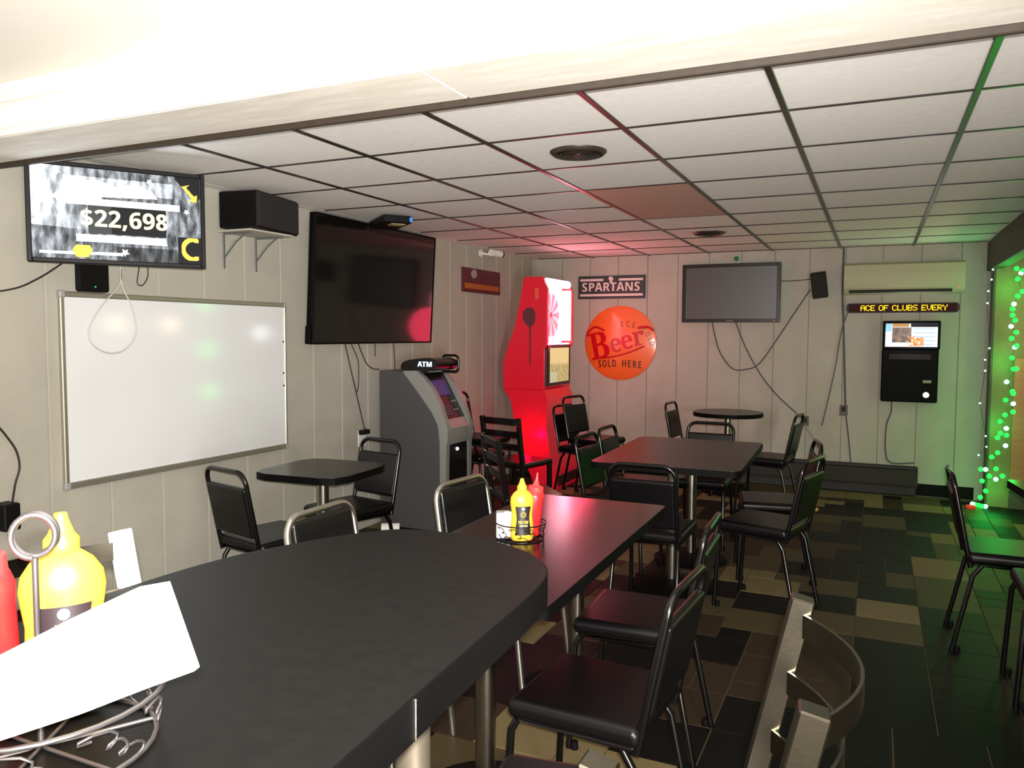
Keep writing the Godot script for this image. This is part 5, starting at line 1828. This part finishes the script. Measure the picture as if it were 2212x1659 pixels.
func build_small_things() -> void:
	# on the glossy table
	var by := 0.7502
	var bw := mat("black_wire", rgb(22, 20, 20), 0.3, 0.4)
	wire_caddy("small black wire caddy holding bottles on glossy table", Vector3(-1.105, by, -2.47), 0.088, bw, 0.0022, 0.0)
	mustard("yellow mustard squeeze bottle in caddy on glossy table", Vector3(-1.085, by + 0.005, -2.435), 0.6, mat("mustard_yellow", rgb(206, 166, 50), 0.35))
	ketchup("red squeeze bottle leaning behind mustard on glossy table", Vector3(-1.09, by + 0.006, -2.52), Basis(EZ, -0.12))
	var nb := thing("packet_box", "grey white packet holder beside mustard on glossy table", "box", Vector3(-1.158, by + 0.005, -2.44), 0.5)
	var mb := MB.new()
	mb.box(Vector3(0, 0.045, 0), Vector3(0.05, 0.09, 0.045), 0.004)
	part("holder", mb, mat("packet_grey", rgb(170, 166, 168), 0.5), nb)
	mb = MB.new()
	mb.rbox(Vector3(0.014, 0.05, 0.02), Vector3(0.03, 0.09, 0.02), 0.008)
	part("packets", mb, mat("packet_white", rgb(232, 222, 206), 0.6), nb)
	# on the high table
	by = 1.0502
	var gw := mat("grey_wire", rgb(120, 116, 116), 0.3, 0.85)
	wire_caddy("grey scrolled wire caddy with double ring handle on high table", Vector3(-0.733, by, -0.487), 0.115, gw, 0.0026, 0.236)
	mustard("large yellow mustard bottle in ring handled caddy on high table", Vector3(-0.776, by + 0.006, -0.545), 0.95, mat("mustard_yellow", rgb(206, 166, 50), 0.35))
	ketchup("red squeeze bottle in ring handled caddy on high table", Vector3(-0.835, by + 0.006, -0.5), Basis(EX, 0.05))
	# folded white paper menu tucked into the caddy
	var pm := thing("paper_menu", "folded white paper menu tucked in front of ring handled caddy", "menu", Vector3(-0.6, by, -0.435))
	var rows := [
		[Vector3(-0.736, 1.150, -0.368), Vector3(-0.735, 1.082, -0.366)],
		[Vector3(-0.659, 1.189, -0.405), Vector3(-0.657, 1.117, -0.401)],
		[Vector3(-0.607, 1.219, -0.431), Vector3(-0.6, 1.138, -0.431)],
		[Vector3(-0.56, 1.244, -0.456), Vector3(-0.545, 1.162, -0.457)],
		[Vector3(-0.536, 1.249, -0.466), Vector3(-0.511, 1.176, -0.473)]]
	var nrm := Vector3(0.44, 0.12, 0.89).normalized()
	for sh in 3:
		mb = MB.new()
		var off := nrm * (-0.0045 * sh)
		for i in rows.size() - 1:
			var a: Vector3 = rows[i][0] - pm.position + off
			var b: Vector3 = rows[i + 1][0] - pm.position + off
			var c: Vector3 = rows[i + 1][1] - pm.position + off
			var d: Vector3 = rows[i][1] - pm.position + off
			var k := nrm * 0.0035
			mb.quad(d, c, b, a, nrm)
			mb.quad(d - k, c - k, b - k, a - k, -nrm)
			mb.quad(a, b, b - k, a - k, UP)
			mb.quad(d, c, c - k, d - k, -UP)
			if i == rows.size() - 2: mb.quad(b, c, c - k, b - k, EX)
			if i == 0: mb.quad(a, d, d - k, a - k, -EX)
		part("leaf", mb, mat("paper_white", rgb(240, 238, 232), 0.7), pm)
	# things on the floor
	var rl := thing("paper_roll", "white paper roll lying on floor by the cash machine", "roll", Vector3(-3.18, 0, -4.78), 0.5)
	mb = MB.new()
	mb.tube([Vector3(-0.065, 0.04, 0), Vector3(0.065, 0.04, 0)], 0.04, 18)
	part("roll", mb, mats["paper_white"], rl)
	mb = MB.new()
	mb.tube([Vector3(-0.067, 0.04, 0), Vector3(0.067, 0.04, 0)], 0.014, 12)
	part("core", mb, mat("card_brown", rgb(140, 112, 80), 0.8), rl)
	var yw := thing("wrapper", "small crumpled yellow wrapper on tiles before the heater", "wrapper", Vector3(-0.43, 0.001, -6.98), 0.4)
	mb = MB.new()
	mb.prism(PackedVector2Array([Vector2(-0.03, -0.03), Vector2(0.02, -0.035), Vector2(0.035, 0.01), Vector2(0.01, 0.04), Vector2(-0.025, 0.02)]), Vector3.ZERO, EX, EZ, EY, 0, 0.018)
	part("paper", mb, mat("wrapper_yellow", rgb(206, 158, 36), 0.5), yw)
